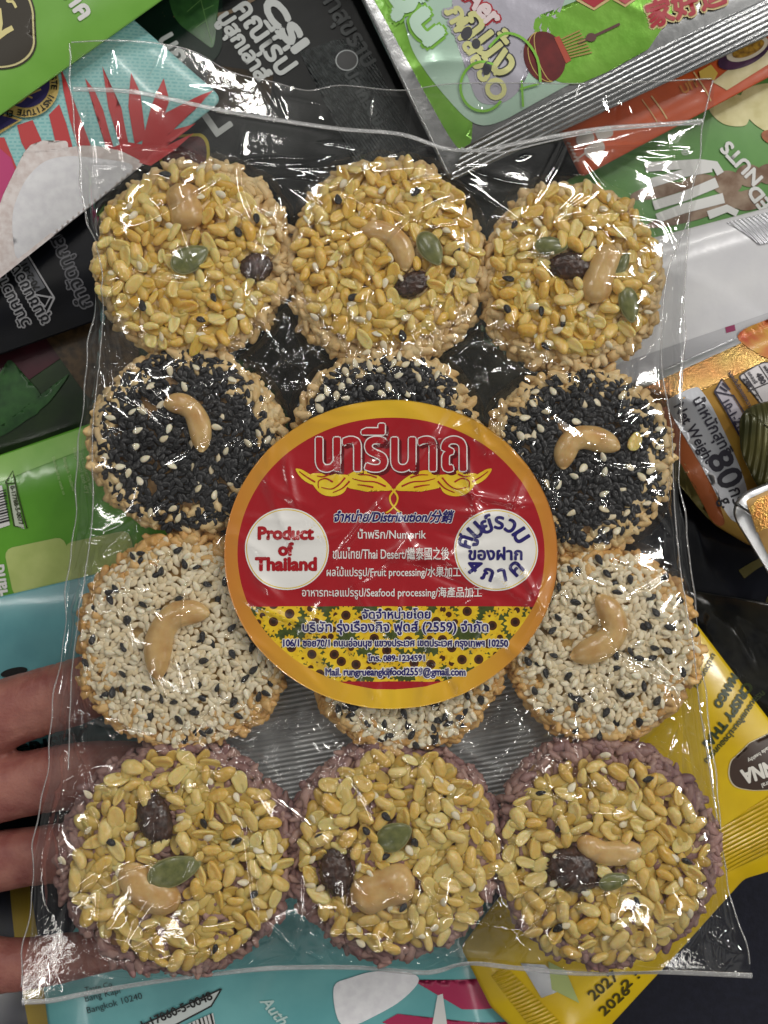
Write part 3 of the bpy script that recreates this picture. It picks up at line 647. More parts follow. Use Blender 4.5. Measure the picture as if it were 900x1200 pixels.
# ------------------------------------------------------------------ the hand under the bag
def tube_obj_hand():
    V, E, Rr = [], [], []
    def add(px, py, z, r, prev=None):
        V.append(W(px, py, z)); Rr.append(r * S)
        if prev is not None: E.append((prev, len(V) - 1))
        return len(V) - 1
    pelvis = add(-300, 1010, -95, 70)
    wr = add(-450, 1050, -110, 82, pelvis); wr2 = add(-640, 1110, -130, 95, wr); add(-900, 1190, -160, 110, wr2)
    F = [[(-170, 905, -88, 66), (-70, 868, -86, 56), (-10, 842, -86, 50), (30, 828, -84, 46), (75, 815, -82, 47), (120, 800, -78, 43), (175, 782, -74, 35), (215, 772, -72, 28)],
         [(-175, 960, -88, 62), (-70, 940, -88, 52), (-5, 926, -88, 45), (40, 916, -88, 44), (90, 908, -84, 46), (130, 903, -80, 41), (165, 899, -78, 36), (190, 896, -76, 29)],
         [(-180, 1020, -92, 60), (-70, 1016, -94, 48), (-5, 1010, -95, 42), (35, 1003, -94, 39), (80, 998, -92, 41), (120, 995, -88, 38), (155, 992, -84, 33), (180, 990, -82, 27)],
         [(-190, 1080, -92, 56), (-80, 1116, -98, 45), (-5, 1133, -100, 38), (30, 1130, -100, 34), (66, 1124, -98, 34), (100, 1118, -94, 30), (145, 1112, -90, 25), (172, 1108, -88, 21)],
         [(-300, 920, -88, 62), (-230, 820, -82, 50), (-160, 730, -76, 42), (-110, 660, -72, 34)]]
    for f in F:
        p = pelvis
        for q in f: p = add(*q, prev=p)
    me = bpy.data.meshes.new('person'); me.from_pydata(V, E, [])
    o = put('person', me)
    sk = o.modifiers.new('skin', 'SKIN'); sk.use_smooth_shade = True; sk.branch_smoothing = 0.6
    for i, sv_ in enumerate(me.skin_vertices[0].data):
        sv_.radius = (Rr[i], Rr[i] * 0.94); sv_.use_root = (i == 0)
    o.modifiers.new('sub', 'SUBSURF').levels = 2
    rm = o.modifiers.new('rm', 'REMESH'); rm.mode = 'VOXEL'; rm.voxel_size = 0.0011; rm.use_smooth_shade = True
    sm = o.modifiers.new('sm', 'SMOOTH'); sm.iterations = 7; sm.factor = 0.6
    dg_ = bpy.context.evaluated_depsgraph_get()
    m2 = bpy.data.meshes.new_from_object(o.evaluated_get(dg_))
    for m_ in list(o.modifiers): o.modifiers.remove(m_)
    o.data = m2; bpy.data.meshes.remove(me)
    # finger creases and faint unevenness
    n = len(m2.vertices); co = np.empty(n * 3); m2.vertices.foreach_get('co', co); co = co.reshape(-1, 3)
    no = np.empty(n * 3); m2.vertices.foreach_get('normal', no); no = no.reshape(-1, 3)
    px = co[:, 0] / S + 450; py = 600 - co[:, 1] / S
    cr = np.zeros(n)
    for x0, a in ((26, 1.8), (36, 1.3), (12, 0.8), (140, 1.6), (150, 1.2), (-62, 1.2)):
        cr -= a * np.exp(-((px + 0.25 * (py - 960) * 0.3 - x0 - 3 * np.sin(py / 13)) / 2.0) ** 2)
    cr += np.array([mnoise.noise(Vector(c) * 260) for c in co]) * 0.9
    co += no * (cr * S)[:, None]
    m2.vertices.foreach_set('co', co.ravel()); m2.update()
    for p in m2.polygons: p.use_smooth = True
    sk_ = M('skin', (164, 110, 98), 0.48, 0, 0, sss=0.2, sss_r=0.0025, col2=(140, 82, 76), vscale=34, bump=0.7, bscale=4, spec=0.4)
    m2.materials.clear(); m2.materials.append(sk_)
    tag(o, 'bare open hand with palm up holding the clear bag of crackers from below', 'person')
tube_obj_hand()

# ------------------------------------------------------------------ crackers
STEP = 1.25
GX0, GY0, NX, NY = -30.0, 0.0, 780, 976
OB = np.zeros((NY, NX))            # what the front film lies on, heights in px
def stamp(gx, gy, zc, a, b, yaw, c):
    r = max(a, b); x0 = int((gx - r - GX0) / STEP); x1 = int((gx + r - GX0) / STEP) + 2
    y0 = int((gy - r - GY0) / STEP); y1 = int((gy + r - GY0) / STEP) + 2
    x0, y0 = max(x0, 0), max(y0, 0); x1, y1 = min(x1, NX), min(y1, NY)
    if x1 <= x0 or y1 <= y0: return
    X = GX0 + np.arange(x0, x1) * STEP - gx; Y = GY0 + np.arange(y0, y1) * STEP - gy
    X, Y = np.meshgrid(X, Y); ca, sa = math.cos(yaw), math.sin(yaw)
    u = (X * ca + Y * sa) / a; v = (-X * sa + Y * ca) / b; q = 1 - u * u - v * v
    h = np.where(q > 0, zc + c * np.sqrt(np.maximum(q, 0)), 0)
    OB[y0:y1, x0:x1] = np.maximum(OB[y0:y1, x0:x1], h)

def capsule_template(nu=8, nv=7, shape=None):
    th = np.linspace(0, math.pi, nv); ph = np.linspace(0, 2 * math.pi, nu, endpoint=False)
    T, P = np.meshgrid(th, ph, indexing='ij')
    x = np.cos(T); r = np.sin(T)
    return x, r * np.cos(P), r * np.sin(P), grid_faces(nu, nv, wrap=True)[:, ::-1]

def variant(kind, seed):
    r = np.random.RandomState(seed)
    if kind == 'bean':
        x, y, z, f = capsule_template(18, 15)
        r0 = np.sqrt(y * y + z * z) + 1e-9
        k = np.abs(x) ; rad = (1 - k ** 2.5) ** 0.5 + 1e-6
        y, z = y / r0 * rad, z / r0 * rad
        y = y * (1 + 0.10 * r.randn() * x) + 0.18 * r.rand() * x * x
        z = np.where(z > 0, z, z * (0.55 + 0.3 * r.rand()))
        if seed % 3 == 1: z = np.where(z > 0, np.minimum(z, 0.42 + 0.10 * y) - 0.22 * np.exp(-(y / 0.16) ** 2) * (z > 0.3), z)
        if seed % 4 == 2: z = z * 0.72
        v = np.stack([x * 0.5, y * (0.25 + 0.06 * r.rand()), z * (0.2 + 0.05 * r.rand())], -1).reshape(-1, 3)
        d = np.array([mnoise.noise(Vector(p) * 3.0 + Vector((seed * 7.1, 0, 0))) for p in v])
        v *= (1 + 0.13 * d)[:, None]
    elif kind == 'sesame':
        x, y, z, f = capsule_template(10, 9)
        tp = 1 - 0.42 * (x * 0.5 + 0.5) ** 1.6
        v = np.stack([x * 0.5, y * 0.345 * tp, z * 0.17 * tp], -1).reshape(-1, 3)
        v *= (1 + 0.05 * r.randn(len(v)))[:, None] * 0.5 + 0.5
    elif kind == 'rice':
        x, y, z, f = capsule_template(10, 12)
        r0 = np.sqrt(y * y + z * z) + 1e-9; rad = (1 - np.abs(x) ** 3.5) ** 0.5 + 1e-6
        y, z = y / r0 * rad, z / r0 * rad
        v = np.stack([x * 0.5, y * 0.25 + 0.07 * r.randn() * x * x, z * 0.24], -1).reshape(-1, 3)
        d = np.array([mnoise.noise(Vector(p) * 3.6 + Vector((seed * 3.3, 0, 0))) for p in v])
        v *= (1 + 0.42 * d)[:, None]
    return v, f

BEANV = [variant('bean', i) for i in range(14)]; SESV = [variant('sesame', i) for i in range(4)]; RICEV = [variant('rice', i) for i in range(12)]
bean_y = M('golden mung bean', (232, 186, 78), 0.28, 0, 0.5, sss=0.8, sss_r=0.0024, col2=(246, 218, 144), var='random', vscale=3.0, obj_scale=True, bump=0.12, bscale=3.0)
bean_o = M('olive yellow mung bean', (222, 182, 86), 0.28, 0, 0.5, sss=0.8, sss_r=0.0024, col2=(238, 214, 144), var='random', vscale=3.0, obj_scale=True, bump=0.12, bscale=3.0)
bean_y2 = M('golden mung bean layer', (214, 170, 66), 0.35, 0, 0.3, sss=0.4, sss_r=0.0012, col2=(232, 202, 116), var='shade', vscale=20)
bean_o2 = M('olive mung bean layer', (196, 160, 70), 0.35, 0, 0.3, sss=0.4, sss_r=0.0012, col2=(218, 194, 116), var='shade', vscale=20)
ses_w = M('white sesame', (242, 233, 208), 0.33, 0, 0.3, sss=0.3, sss_r=0.001, col2=(232, 216, 180), var='random', vscale=3.0, obj_scale=True)
ses_b = M('black sesame', (22, 22, 25), 0.32, 0, 0.3, col2=(38, 37, 40), var='random', vscale=3.0, obj_scale=True, bump=0.3, bscale=9)
ses_w2 = M('white sesame layer', (240, 228, 200), 0.45, sss=0.1, sss_r=0.0006, col2=(226, 206, 166), var='shade', vscale=8)
ses_b2 = M('black sesame layer', (20, 20, 24), 0.35, col2=(36, 35, 38), var='shade', vscale=8)
rice_t = M('toasted rice', (214, 178, 118), 0.55, 0, 0.15, sss=0.2, sss_r=0.0012, col2=(236, 208, 158), var='shade', vscale=40, bump=0.8, bscale=5)
rice_g = M('golden rice', (208, 156, 84), 0.5, 0, 0.25, sss=0.2, sss_r=0.0012, col2=(226, 188, 126), var='shade', vscale=40, bump=0.8, bscale=5)
rice_p = M('purple rice', (132, 96, 96), 0.55, 0, 0.15, sss=0.15, sss_r=0.001, col2=(172, 138, 126), var='shade', vscale=40, bump=0.8, bscale=5)
glue_t = M('caramel crumb', (204, 160, 84), 0.5, 0, 0.3, sss=0.2, sss_r=0.001, col2=(220, 184, 116), vscale=14, bump=0.8, bscale=7)
glue_p = M('mauve crumb', (140, 98, 82), 0.5, 0, 0.2, col2=(176, 140, 96), vscale=14, bump=0.8, bscale=7)
glue_d = M('brown crumb', (150, 112, 64), 0.5, 0, 0.2, col2=(176, 136, 84), vscale=14, bump=0.8, bscale=7)
nutm = M('roasted cashew', (220, 186, 126), 0.32, 0, 0.5, sss=0.35, sss_r=0.002, col2=(196, 148, 86), vscale=22, vlo=0.38, vhi=0.72, bump=0.4, bscale=9)
rais = M('raisin', (50, 33, 28), 0.36, 0, 0.35, sss=0.1, sss_r=0.001, col2=(82, 54, 42), vscale=9, bump=0.5, bscale=5)
pump = M('pumpkin seed', (98, 104, 60), 0.3, 0, 0.35, sss=0.1, sss_r=0.001, col2=(128, 130, 78), vscale=9, bump=0.2, bscale=6)
pumpr = M('pumpkin seed rim', (140, 138, 92), 0.45)
BEAN_ME = {m_.name: [mk('mung_bean', v, f, m_, link=False) for v, f in BEANV] for m_ in (bean_y, bean_o)}
SES_ME = {m_.name: [mk('sesame_seed', v, f, m_, link=False) for v, f in SESV] for m_ in (ses_w, ses_b)}

def euler_m(rx, ry, rz):
    return np.array(Euler((rx, ry, rz)).to_matrix())

def merged(name, items, templates, mat, parent, U, rs, kind=None):
    """items: (tpl, x, y, z, rx, ry, rz, size) in px"""
    vs, fs, cols, n = [], [], [], 0
    for (k, x, y, z, rx, ry, rz, s_) in items:
        v, f = templates[k % len(templates)]
        q = (v * s_) @ euler_m(rx, ry, rz).T + (x, y, z)
        vs.append(q * U); fs.append(f + n); n += len(v); cols.append(np.full(len(v), rs.rand()))
    o = mk(name, np.concatenate(vs), np.concatenate(fs), mat, parent)
    at = o.data.attributes.new('shade', 'FLOAT', 'POINT'); at.data.foreach_set('value', np.concatenate(cols).astype(np.float32))
    if kind: o['kind'] = kind
    return o

def darts(rs, R, dmin, tries, excl, keep=None, lim=9999):
    P = np.zeros((0, 2)); out = []
    for _ in range(tries):
        r = R * math.sqrt(rs.rand()); a = rs.rand() * 2 * math.pi
        p = np.array((r * math.cos(a), r * math.sin(a)))
        if any((p[0] - e[0]) ** 2 + (p[1] - e[1]) ** 2 < e[2] ** 2 for e in excl): continue
        if keep is not None and not keep(p): continue
        if len(out) and ((np.array(out) - p) ** 2).sum(1).min() < dmin * dmin: continue
        out.append(p)
        if len(out) >= lim: break
    return out

GRP = 'round crackers sealed in the clear bag'
def cracker(label, cx, cy, R, kind, seed, cash=(), raisins=(), seeds=(), bean=None, hide=None, off=(0, 0)):
    """toppings are given in photo pixels; kind: yellow / purple / black / white"""
    rs = np.random.RandomState(seed); ZT = 24.0; R *= 1.055
    k = (D - ZT * S) / D; U = S * k
    t = empty('rice_cracker', W(cx, cy, ZT) - Vector((0, 0, ZT * S))); tag(t, label, 'cracker', GRP)
    zt = lambda r: 17 - 11 * min(1.15, r / R) ** 4
    gx0, gy0 = 450 + (cx - 450) * k, 600 + (cy - 600) * k
    ST = lambda x, y, zc, a, b, yaw, c: stamp(gx0 + x * k, gy0 - y * k, zc, a, b, -yaw, c)
    lob = [rs.uniform(-1, 1) for _ in range(8)]
    rimf = lambda a: 1 + 0.034 * lob[0] * math.sin(2 * a + lob[1] * 3) + 0.03 * lob[2] * math.sin(3 * a + lob[3] * 3) + 0.02 * lob[4] * math.sin(7 * a + lob[5] * 3)
    glue, rice = {'yellow': (glue_t, rice_t), 'purple': (glue_p, rice_p), 'black': (glue_d, rice_t), 'white': (glue_t, rice_g)}[kind]
    # crumb body
    na, prof = 72, [(0.0, 17), (0.2, 17), (0.4, 16.6), (0.6, 15.5), (0.76, 13), (0.88, 9), (0.95, 2), (0.96, -6), (0.93, -14), (0.8, -19), (0.4, -20), (0.0, -20)]
    vs = []
    for (f, z) in prof:
        for i in range(na):
            a = 2 * math.pi * i / na; r = R * f * rimf(a)
            d = mnoise.noise(Vector((r * math.cos(a) / 11 + seed, r * math.sin(a) / 11, z / 11))) * (3.0 if f > 0.02 else 0)
            vs.append(((r + d * 0.6) * math.cos(a), (r + d * 0.6) * math.sin(a), z + d))
    mk('cracker_base', np.array(vs) * U, grid_faces(na, len(prof), wrap=True)[:, ::-1], glue, t)
    # puffed rice
    it = []
    for _ in range(int(3.6 * R)):                 # side wall and rim
        a = rs.rand() * 2 * math.pi; z = rs.uniform(-18, 13)
        rr = R * rimf(a) * (0.97 - 0.07 * max(0, z / 13) ** 2 - 0.05 * max(0, -z / 18) ** 2) + rs.uniform(-5, 5)
        it.append((rs.randint(12), rr * math.cos(a), rr * math.sin(a), z, rs.uniform(-.7, .7), rs.uniform(-.45, .45), a + math.pi / 2 + (rs.uniform(-.75, .75) if rs.rand() < 0.55 else rs.uniform(-1.57, 1.57)), rs.uniform(13, 26)))
    for _ in range(int((3.2 if kind in ('yellow', 'purple') else 1.7) * R)):                 # top
        a = rs.rand() * 2 * math.pi; r = R * 0.95 * math.sqrt(rs.rand() if kind in ('yellow', 'purple') else rs.uniform(0.6, 1)) * rimf(a)
        it.append((rs.randint(12), r * math.cos(a), r * math.sin(a), zt(r) + rs.uniform(-1, 2.5), rs.uniform(-.3, .3), rs.uniform(-.4, .4), rs.uniform(0, 6.3), rs.uniform(15, 23)))
    for q in it: ST(q[1], q[2], q[3], 9, 5, q[6], 4)
    merged('puffed_rice', it, RICEV, rice, t, U, rs)
    L2 = lambda px, py: np.array((px - cx, cy - py))
    excl = []
    # cashews: list of (p0, p1, p2, rmax, lift)
    for (p0, p1, p2, rm_, lift) in cash:
        A, B, C = L2(*p0), L2(*p1), L2(*p2); n, m = 34, 28
        B = 2 * B - (A + C) / 2
        vs = []
        for i in range(n):
            u = i / (n - 1); pt = (1 - u) ** 2 * A + 2 * u * (1 - u) * B + u * u * C
            tg = 2 * (1 - u) * (B - A) + 2 * u * (C - B); tg = tg / (np.linalg.norm(tg) + 1e-9); nn = np.array((-tg[1], tg[0]))
            rr = rm_ * max(0.02, 1 - abs(2 * u - 1) ** 3.2) ** 0.5 * (1 + 0.16 * math.cos(2 * math.pi * u) * 0.6 + 0.12 * (u - 0.5))
            z0 = zt(np.linalg.norm(pt)) + lift
            for j in range(m):
                a = 2 * math.pi * j / m
                d = 1 + 0.055 * mnoise.noise(Vector((pt[0] / 13 + math.cos(a), pt[1] / 13 + math.sin(a), seed))) - 0.05 * math.exp(-((a - 1.15 - 0.5 * u) / 0.16) ** 2)
                vs.append((pt[0] + nn[0] * rr * math.cos(a) * d, pt[1] + nn[1] * rr * math.cos(a) * d, z0 + rr * 0.8 * math.sin(a) * d))
            if i % 3 == 0: excl.append((pt[0], pt[1], rr * 0.95 + 2)); ST(pt[0], pt[1], z0, rr, rr, 0, rr * 0.8)
        f = grid_faces(m, n, wrap=True)
        mk('cashew', np.array(vs) * U, [f, np.array([list(range(m))[::-1]]), np.array([[(n - 1) * m + j for j in range(m)]])], nutm, t)
    for (px, py, a, b, deg) in raisins:
        c = L2(px, py); x, y, z, f = capsule_template(44, 32); v = np.stack([x, y, z], -1).reshape(-1, 3)
        d = np.array([abs(mnoise.noise(Vector(p) * 3.2 + Vector((seed, px, 0)))) + 0.7 * abs(mnoise.noise(Vector(p) * 8.0 + Vector((seed, py, 0)))) for p in v])
        v = v * (1.12 - 0.36 * d)[:, None] * (a * 0.95, b * 0.95, min(a, b) * 0.6)
        z0 = zt(np.linalg.norm(c)) + 9
        v = v @ euler_m(0, 0, R_(deg)).T + (c[0], c[1], z0)
        mk('raisin', v * U, f, rais, t); excl.append((c[0], c[1], (a + b) / 2 + 3)); ST(c[0], c[1], z0, a, b, R_(deg), min(a, b) * 0.6)
    for (px, py, a, b, deg) in seeds:
        c = L2(px, py); x, y, z, f = capsule_template(28, 20)
        tp = 1 - 0.38 * np.clip(x * 0.5 + 0.5, 0, 1) ** 2
        v = np.stack([x, y * tp, z * tp * 0.9], -1).reshape(-1, 3) * (a, b, 5.5)
        z0 = zt(np.linalg.norm(c)) + 14.5
        tl_ = euler_m(R_(rs.uniform(-12, 12)), R_(rs.uniform(-10, 10)), R_(deg))
        o = mk('pumpkin_seed', (v @ tl_.T + (c[0], c[1], z0)) * U, f, pump, t)
        ring = np.stack([np.cos(np.linspace(0, 6.283, 48, endpoint=False)), np.sin(np.linspace(0, 6.283, 48, endpoint=False))], 1)
        rv = []
        for i in range(48):
            X, Y = ring[i]; tq = 1 - 0.38 * (X * 0.5 + 0.5) ** 2
            for j in range(6):
                g_ = 2 * math.pi * j / 6; e = 1.0 + 0.05 * math.cos(g_)
                rv.append((X * a * e, Y * tq * b * e, 1.1 * math.sin(g_)))
        rv = np.array(rv); i = np.arange(48)[:, None] * 6; j = np.arange(6)[None]; i2 = (np.arange(48)[:, None] + 1) % 48 * 6; j2 = (j + 1) % 6
        mk('seed_rim', (rv @ tl_.T + (c[0], c[1], z0)) * U, np.stack([i + j, i2 + j, i2 + j2, i + j2], -1).reshape(-1, 4), pumpr, o)
        excl.append((c[0], c[1], (a + b) / 2 * 1.02)); ST(c[0], c[1], z0, a, b, R_(deg), 6)
    if hide is not None:
        vis = lambda p: ((cx + p[0] - 458) / 186) ** 2 + ((cy - p[1] - 648) / 172) ** 2 > 1
    else: vis = None
    def pieces(name, meshes, pts, size, zo, tilt, sx=1.0):
        for p in pts:
            o = put(name, meshes[rs.randint(len(meshes))], t)
            s_ = rs.uniform(*size); rx, ry, rz = rs.uniform(-tilt, tilt), rs.uniform(-tilt, tilt), rs.uniform(0, 6.283)
            z = zt(np.hypot(*p)) + rs.uniform(*zo)
            o.location = (p[0] * U, p[1] * U, z * U); o.rotation_euler = (rx * 1.6, ry, rz)
            o.scale = (s_ * U, s_ * U * rs.uniform(0.9, 1.12), s_ * U * rs.uniform(0.9, 1.1))
            if name == 'mung_bean': ST(p[0], p[1], z, s_ * .5, s_ * .27, rz, s_ * .2)
            else: ST(p[0], p[1], z, s_ * .5, s_ * .3, rz, s_ * .16)
    if kind in ('yellow', 'purple'):
        sz = (17, 28) if kind == 'yellow' else (20, 31)
        bm_, b2 = (bean_y, bean_y2) if kind == 'yellow' else (bean_o, bean_o2)
        Rb = R * (0.89 if kind == 'yellow' else 0.885); sh = np.array((off[0], -off[1]))
        ex2 = [(e[0] - sh[0], e[1] - sh[1], e[2]) for e in excl]
        low = [p + sh for p in darts(rs, Rb * 0.98, sz[0] * 0.52, 3200, ex2, lim=210)]
        it = [(rs.randint(14), p[0], p[1], zt(np.hypot(*p)) + rs.uniform(2, 5), rs.uniform(-.4, .4), rs.uniform(-.35, .35), rs.uniform(0, 6.3), rs.uniform(*sz)) for p in low]
        for q in it: ST(q[1], q[2], q[3], q[7] * .5, q[7] * .26, q[6], q[7] * .2)
        merged('mung_bean', it, BEANV, b2, t, U, rs, 'stuff')
        top = [p + sh for p in darts(rs, Rb, sz[0] * 0.84, 5000, ex2, lim=100)]
        pieces('mung_bean', BEAN_ME[bm_.name], top, sz, (7, 12), 0.4)
        pieces('white_sesame_seed', SES_ME[ses_w.name], darts(rs, R * 0.95, 12, 300, excl[:1], lim=26), (11, 14), (10, 15), 0.4)
        pieces('black_sesame_seed', SES_ME[ses_b.name], darts(rs, R * 0.85, 20, 60, excl, lim=6), (12, 15), (13, 16), 0.3)
    else:
        off = Vector((seed * 3.7, 1.1, 0))  # noise shift
        nz = lambda p: mnoise.noise(Vector((p[0] / 30, p[1] / 30, 0)) + off) + 0.5 * mnoise.noise(Vector((p[0] / 12, p[1] / 12, 3)) + off)
        edge = lambda p, lim_: np.hypot(*p) < R * (lim_ + 0.07 * mnoise.noise(Vector((p[0] / 26, p[1] / 26, 5)) + off))
        dark = kind == 'black'
        kp = (lambda p: edge(p, 0.93) and nz(p) > -0.42) if dark else (lambda p: edge(p, 0.93) and nz(p) > -0.55)
        low = darts(rs, R * 0.97, 5.2, 11000, [], kp, lim=980)
        it = [(rs.randint(4), p[0], p[1], zt(np.hypot(*p)) + rs.uniform(3.5, 6.0), rs.uniform(-.35, .35), rs.uniform(-.3, .3), rs.uniform(0, 6.3), rs.uniform(11, 14)) for p in low]
        A = [q for i, q in enumerate(it) if (rs.rand() < (0.98 if dark else 0.03))]; ids = set(map(id, A)); B = [q for q in it if id(q) not in ids]
        merged('black_sesame_seed', A, SESV, ses_b2, t, U, rs, 'stuff'); merged('white_sesame_seed', B, SESV, ses_w2, t, U, rs, 'stuff')
        kv = kp if vis is None else (lambda p: kp(p) and vis(p))
        mainp = darts(rs, R * 0.95, 9.0, 1600, excl, kv, lim=100)
        pieces('black_sesame_seed' if dark else 'white_sesame_seed', SES_ME[(ses_b if dark else ses_w).name], mainp, (10.8, 13.6), (6.5, 9.5), 0.35)
        cl = (lambda p: kv(p)) if dark else (lambda p: kv(p) and mnoise.noise(Vector((p[0] / 17, p[1] / 17, 9)) + off) > 0.12)
        pieces('white_sesame_seed' if dark else 'black_sesame_seed', SES_ME[(ses_w if dark else ses_b).name], darts(rs, R * 0.93, 11 if dark else 8.5, 1400, excl, cl, lim=30 if dark else 46), (11, 14), (8, 11), 0.4)
    if bean: pieces('mung_bean', BEAN_ME[bean_y.name], [L2(*bean)], (22, 23), (12, 13), 0.1)

cracker('golden mung bean cracker with upright cashew nearest the pastry picture, round raisin at its side', 222, 297, 110, 'yellow', 11,
        cash=[((210, 214), (216, 240), (224, 268), 21, 6)], raisins=[(300, 313, 20, 17, 10)], seeds=[(224, 305, 23, 16, 32)], off=(-5, 6))
cracker('golden mung bean cracker with brown hooked cashew above a raisin, middle of its row', 452, 304, 113, 'yellow', 12,
        cash=[((422, 270), (463, 280), (474, 318), 14, 8)], raisins=[(483, 333, 22, 14, 25)], seeds=[(504, 293, 22, 14, -62)], off=(1, -9))
cracker('golden mung bean cracker with three green pumpkin seeds, beside the white foil packet', 672, 322, 103, 'yellow', 13,
        cash=[((722, 292), (704, 318), (696, 356), 19, 9)], raisins=[(668, 312, 26, 16, 0)], seeds=[(645, 290, 19, 11, 0), (727, 312, 15, 8, 62), (736, 358, 21, 12, -80)], off=(3, -8))
cracker('black sesame cracker with hook shaped cashew, nearest the green packet', 215, 516, 106, 'black', 21,
        cash=[((192, 475), (226, 482), (236, 530), 14, 8)])
cracker('black sesame cracker mostly hidden under the top of the round red label', 455, 514, 102, 'black', 22, hide=True)
cracker('black sesame cracker with arched cashew and one yellow bean, nearest the gold packet', 683, 537, 103, 'black', 23,
        cash=[((660, 550), (676, 514), (726, 526), 15, 8)], bean=(743, 518))
cracker('white sesame cracker with large curved cashew above the index finger', 213, 754, 121, 'white', 31,
        cash=[((246, 720), (196, 730), (186, 796), 17, 9)])
cracker('white sesame cracker mostly hidden under the bottom of the round red label', 478, 768, 110, 'white', 32, hide=True)
cracker('white sesame cracker with boomerang cashew beside the yellow packet', 709, 757, 109, 'white', 33,
        cash=[((699, 698), (718, 742), (668, 770), 17, 9)])
cracker('purple rice cracker with yellow beans, cashew under long raisin and seed, above the hand', 203, 1014, 132, 'purple', 41,
        cash=[((158, 1010), (168, 1042), (212, 1054), 22, 7)], raisins=[(182, 960, 32, 20, -74)], seeds=[(206, 1018, 31, 18, 18)], off=(5, -5))
cracker('purple rice cracker with yellow beans, wide pale cashew and greyish seed', 462, 1003, 122, 'purple', 42,
        cash=[((414, 1058), (446, 1042), (486, 1030), 25, 7)], raisins=[(394, 1022, 29, 20, -80)], seeds=[(462, 978, 22, 17, 30)], off=(6, -4))
cracker('purple rice cracker with yellow beans, thin cashew beside round dark raisin, at the yellow packet', 714, 1004, 127, 'purple', 43,
        cash=[((684, 978), (704, 998), (752, 994), 15, 9)], raisins=[(670, 1018, 33, 26, -25)], seeds=[(718, 1030, 18, 11, 10)], off=(-5, 8))

# ------------------------------------------------------------------ the clear bag and its round label
LX = [(50, 80), (105, 85), (160, 88), (230, 96), (262, 104), (285, 116), (380, 110), (405, 104), (490, 95), (600, 88), (700, 78), (740, 76), (800, 66), (900, 55), (990, 40), (1060, 36), (1110, 28), (1175, 24)]
RX = [(50, 838), (92, 836), (142, 824), (250, 808), (330, 803), (420, 800), (560, 796), (640, 806), (720, 816), (830, 828), (940, 842), (1040, 852), (1100, 872), (1175, 886)]
TY = [(20, 50), (80, 50), (150, 48), (220, 58), (270, 84), (320, 96), (360, 106), (400, 100), (470, 106), (540, 98), (700, 98), (836, 92), (900, 90)]
BY = [(0, 1178), (24, 1178), (60, 1174), (130, 1160), (220, 1144), (320, 1134), (420, 1134), (500, 1140), (560, 1130), (640, 1138), (720, 1142), (800, 1140), (884, 1146), (920, 1146)]
SY = [(80, 104), (160, 108), (260, 130), (330, 142), (400, 152), (470, 158), (520, 176), (560, 176), (620, 166), (700, 152), (780, 146), (840, 140)]
ip = lambda tab, x: np.interp(x, [a for a, _ in tab], [b for _, b in tab])

gx = GX0 + np.arange(NX) * STEP; gy = GY0 + np.arange(NY) * STEP
XX, YY = np.meshgrid(gx, gy)
inside = (XX > ip(LX, YY) + 1) & (XX < ip(RX, YY) - 1) & (YY > ip(SY, XX)) & (YY < ip(BY, XX) - 2)
# limits near the rim: the sheet meets its partner there
def relax(Fi, Ob, In, n):
    for _ in range(n):
        A = Fi.copy()
        A[1:-1, 1:-1] = 0.25 * (Fi[:-2, 1:-1] + Fi[2:, 1:-1] + Fi[1:-1, :-2] + Fi[1:-1, 2:])
        Fi = np.where(In, np.maximum(A, Ob), 0)
    return Fi
def down(a, f):
    h, w_ = a.shape[0] // f * f, a.shape[1] // f * f
    return a[:h, :w_].reshape(h // f, f, w_ // f, f)
def upto(a, shp):
    y = np.clip((np.arange(shp[0]) + 0.5) * a.shape[0] / shp[0] - 0.5, 0, a.shape[0] - 1); x = np.clip((np.arange(shp[1]) + 0.5) * a.shape[1] / shp[1] - 0.5, 0, a.shape[1] - 1)
    y0 = np.floor(y).astype(int); x0 = np.floor(x).astype(int); y1 = np.minimum(y0 + 1, a.shape[0] - 1); x1 = np.minimum(x0 + 1, a.shape[1] - 1)
    fy, fx = (y - y0)[:, None], (x - x0)[None]
    return a[y0][:, x0] * (1 - fy) * (1 - fx) + a[y0][:, x1] * (1 - fy) * fx + a[y1][:, x0] * fy * (1 - fx) + a[y1][:, x1] * fy * fx
OBf = np.where(inside, np.where(OB > 0, OB + 1.0, 0), 0)
F = None
for f, n in ((16, 200), (8, 90), (4, 60), (2, 36), (1, 16)):
    o_ = down(OBf, f).max((1, 3)) if f > 1 else OBf
    i_ = down(inside.astype(float), f).mean((1, 3)) > 0.5 if f > 1 else inside
    F = np.where(i_, o_, 0) if F is None else upto(F, o_.shape)
    F = relax(F, o_, i_, n)
def blur(a, n):
    for _ in range(n):
        b = a.copy(); b[1:-1] = 0.25 * a[:-2] + 0.5 * a[1:-1] + 0.25 * a[2:]; a = b
        b = a.copy(); b[:, 1:-1] = 0.25 * a[:, :-2] + 0.5 * a[:, 1:-1] + 0.25 * a[:, 2:]; a = b
    return a
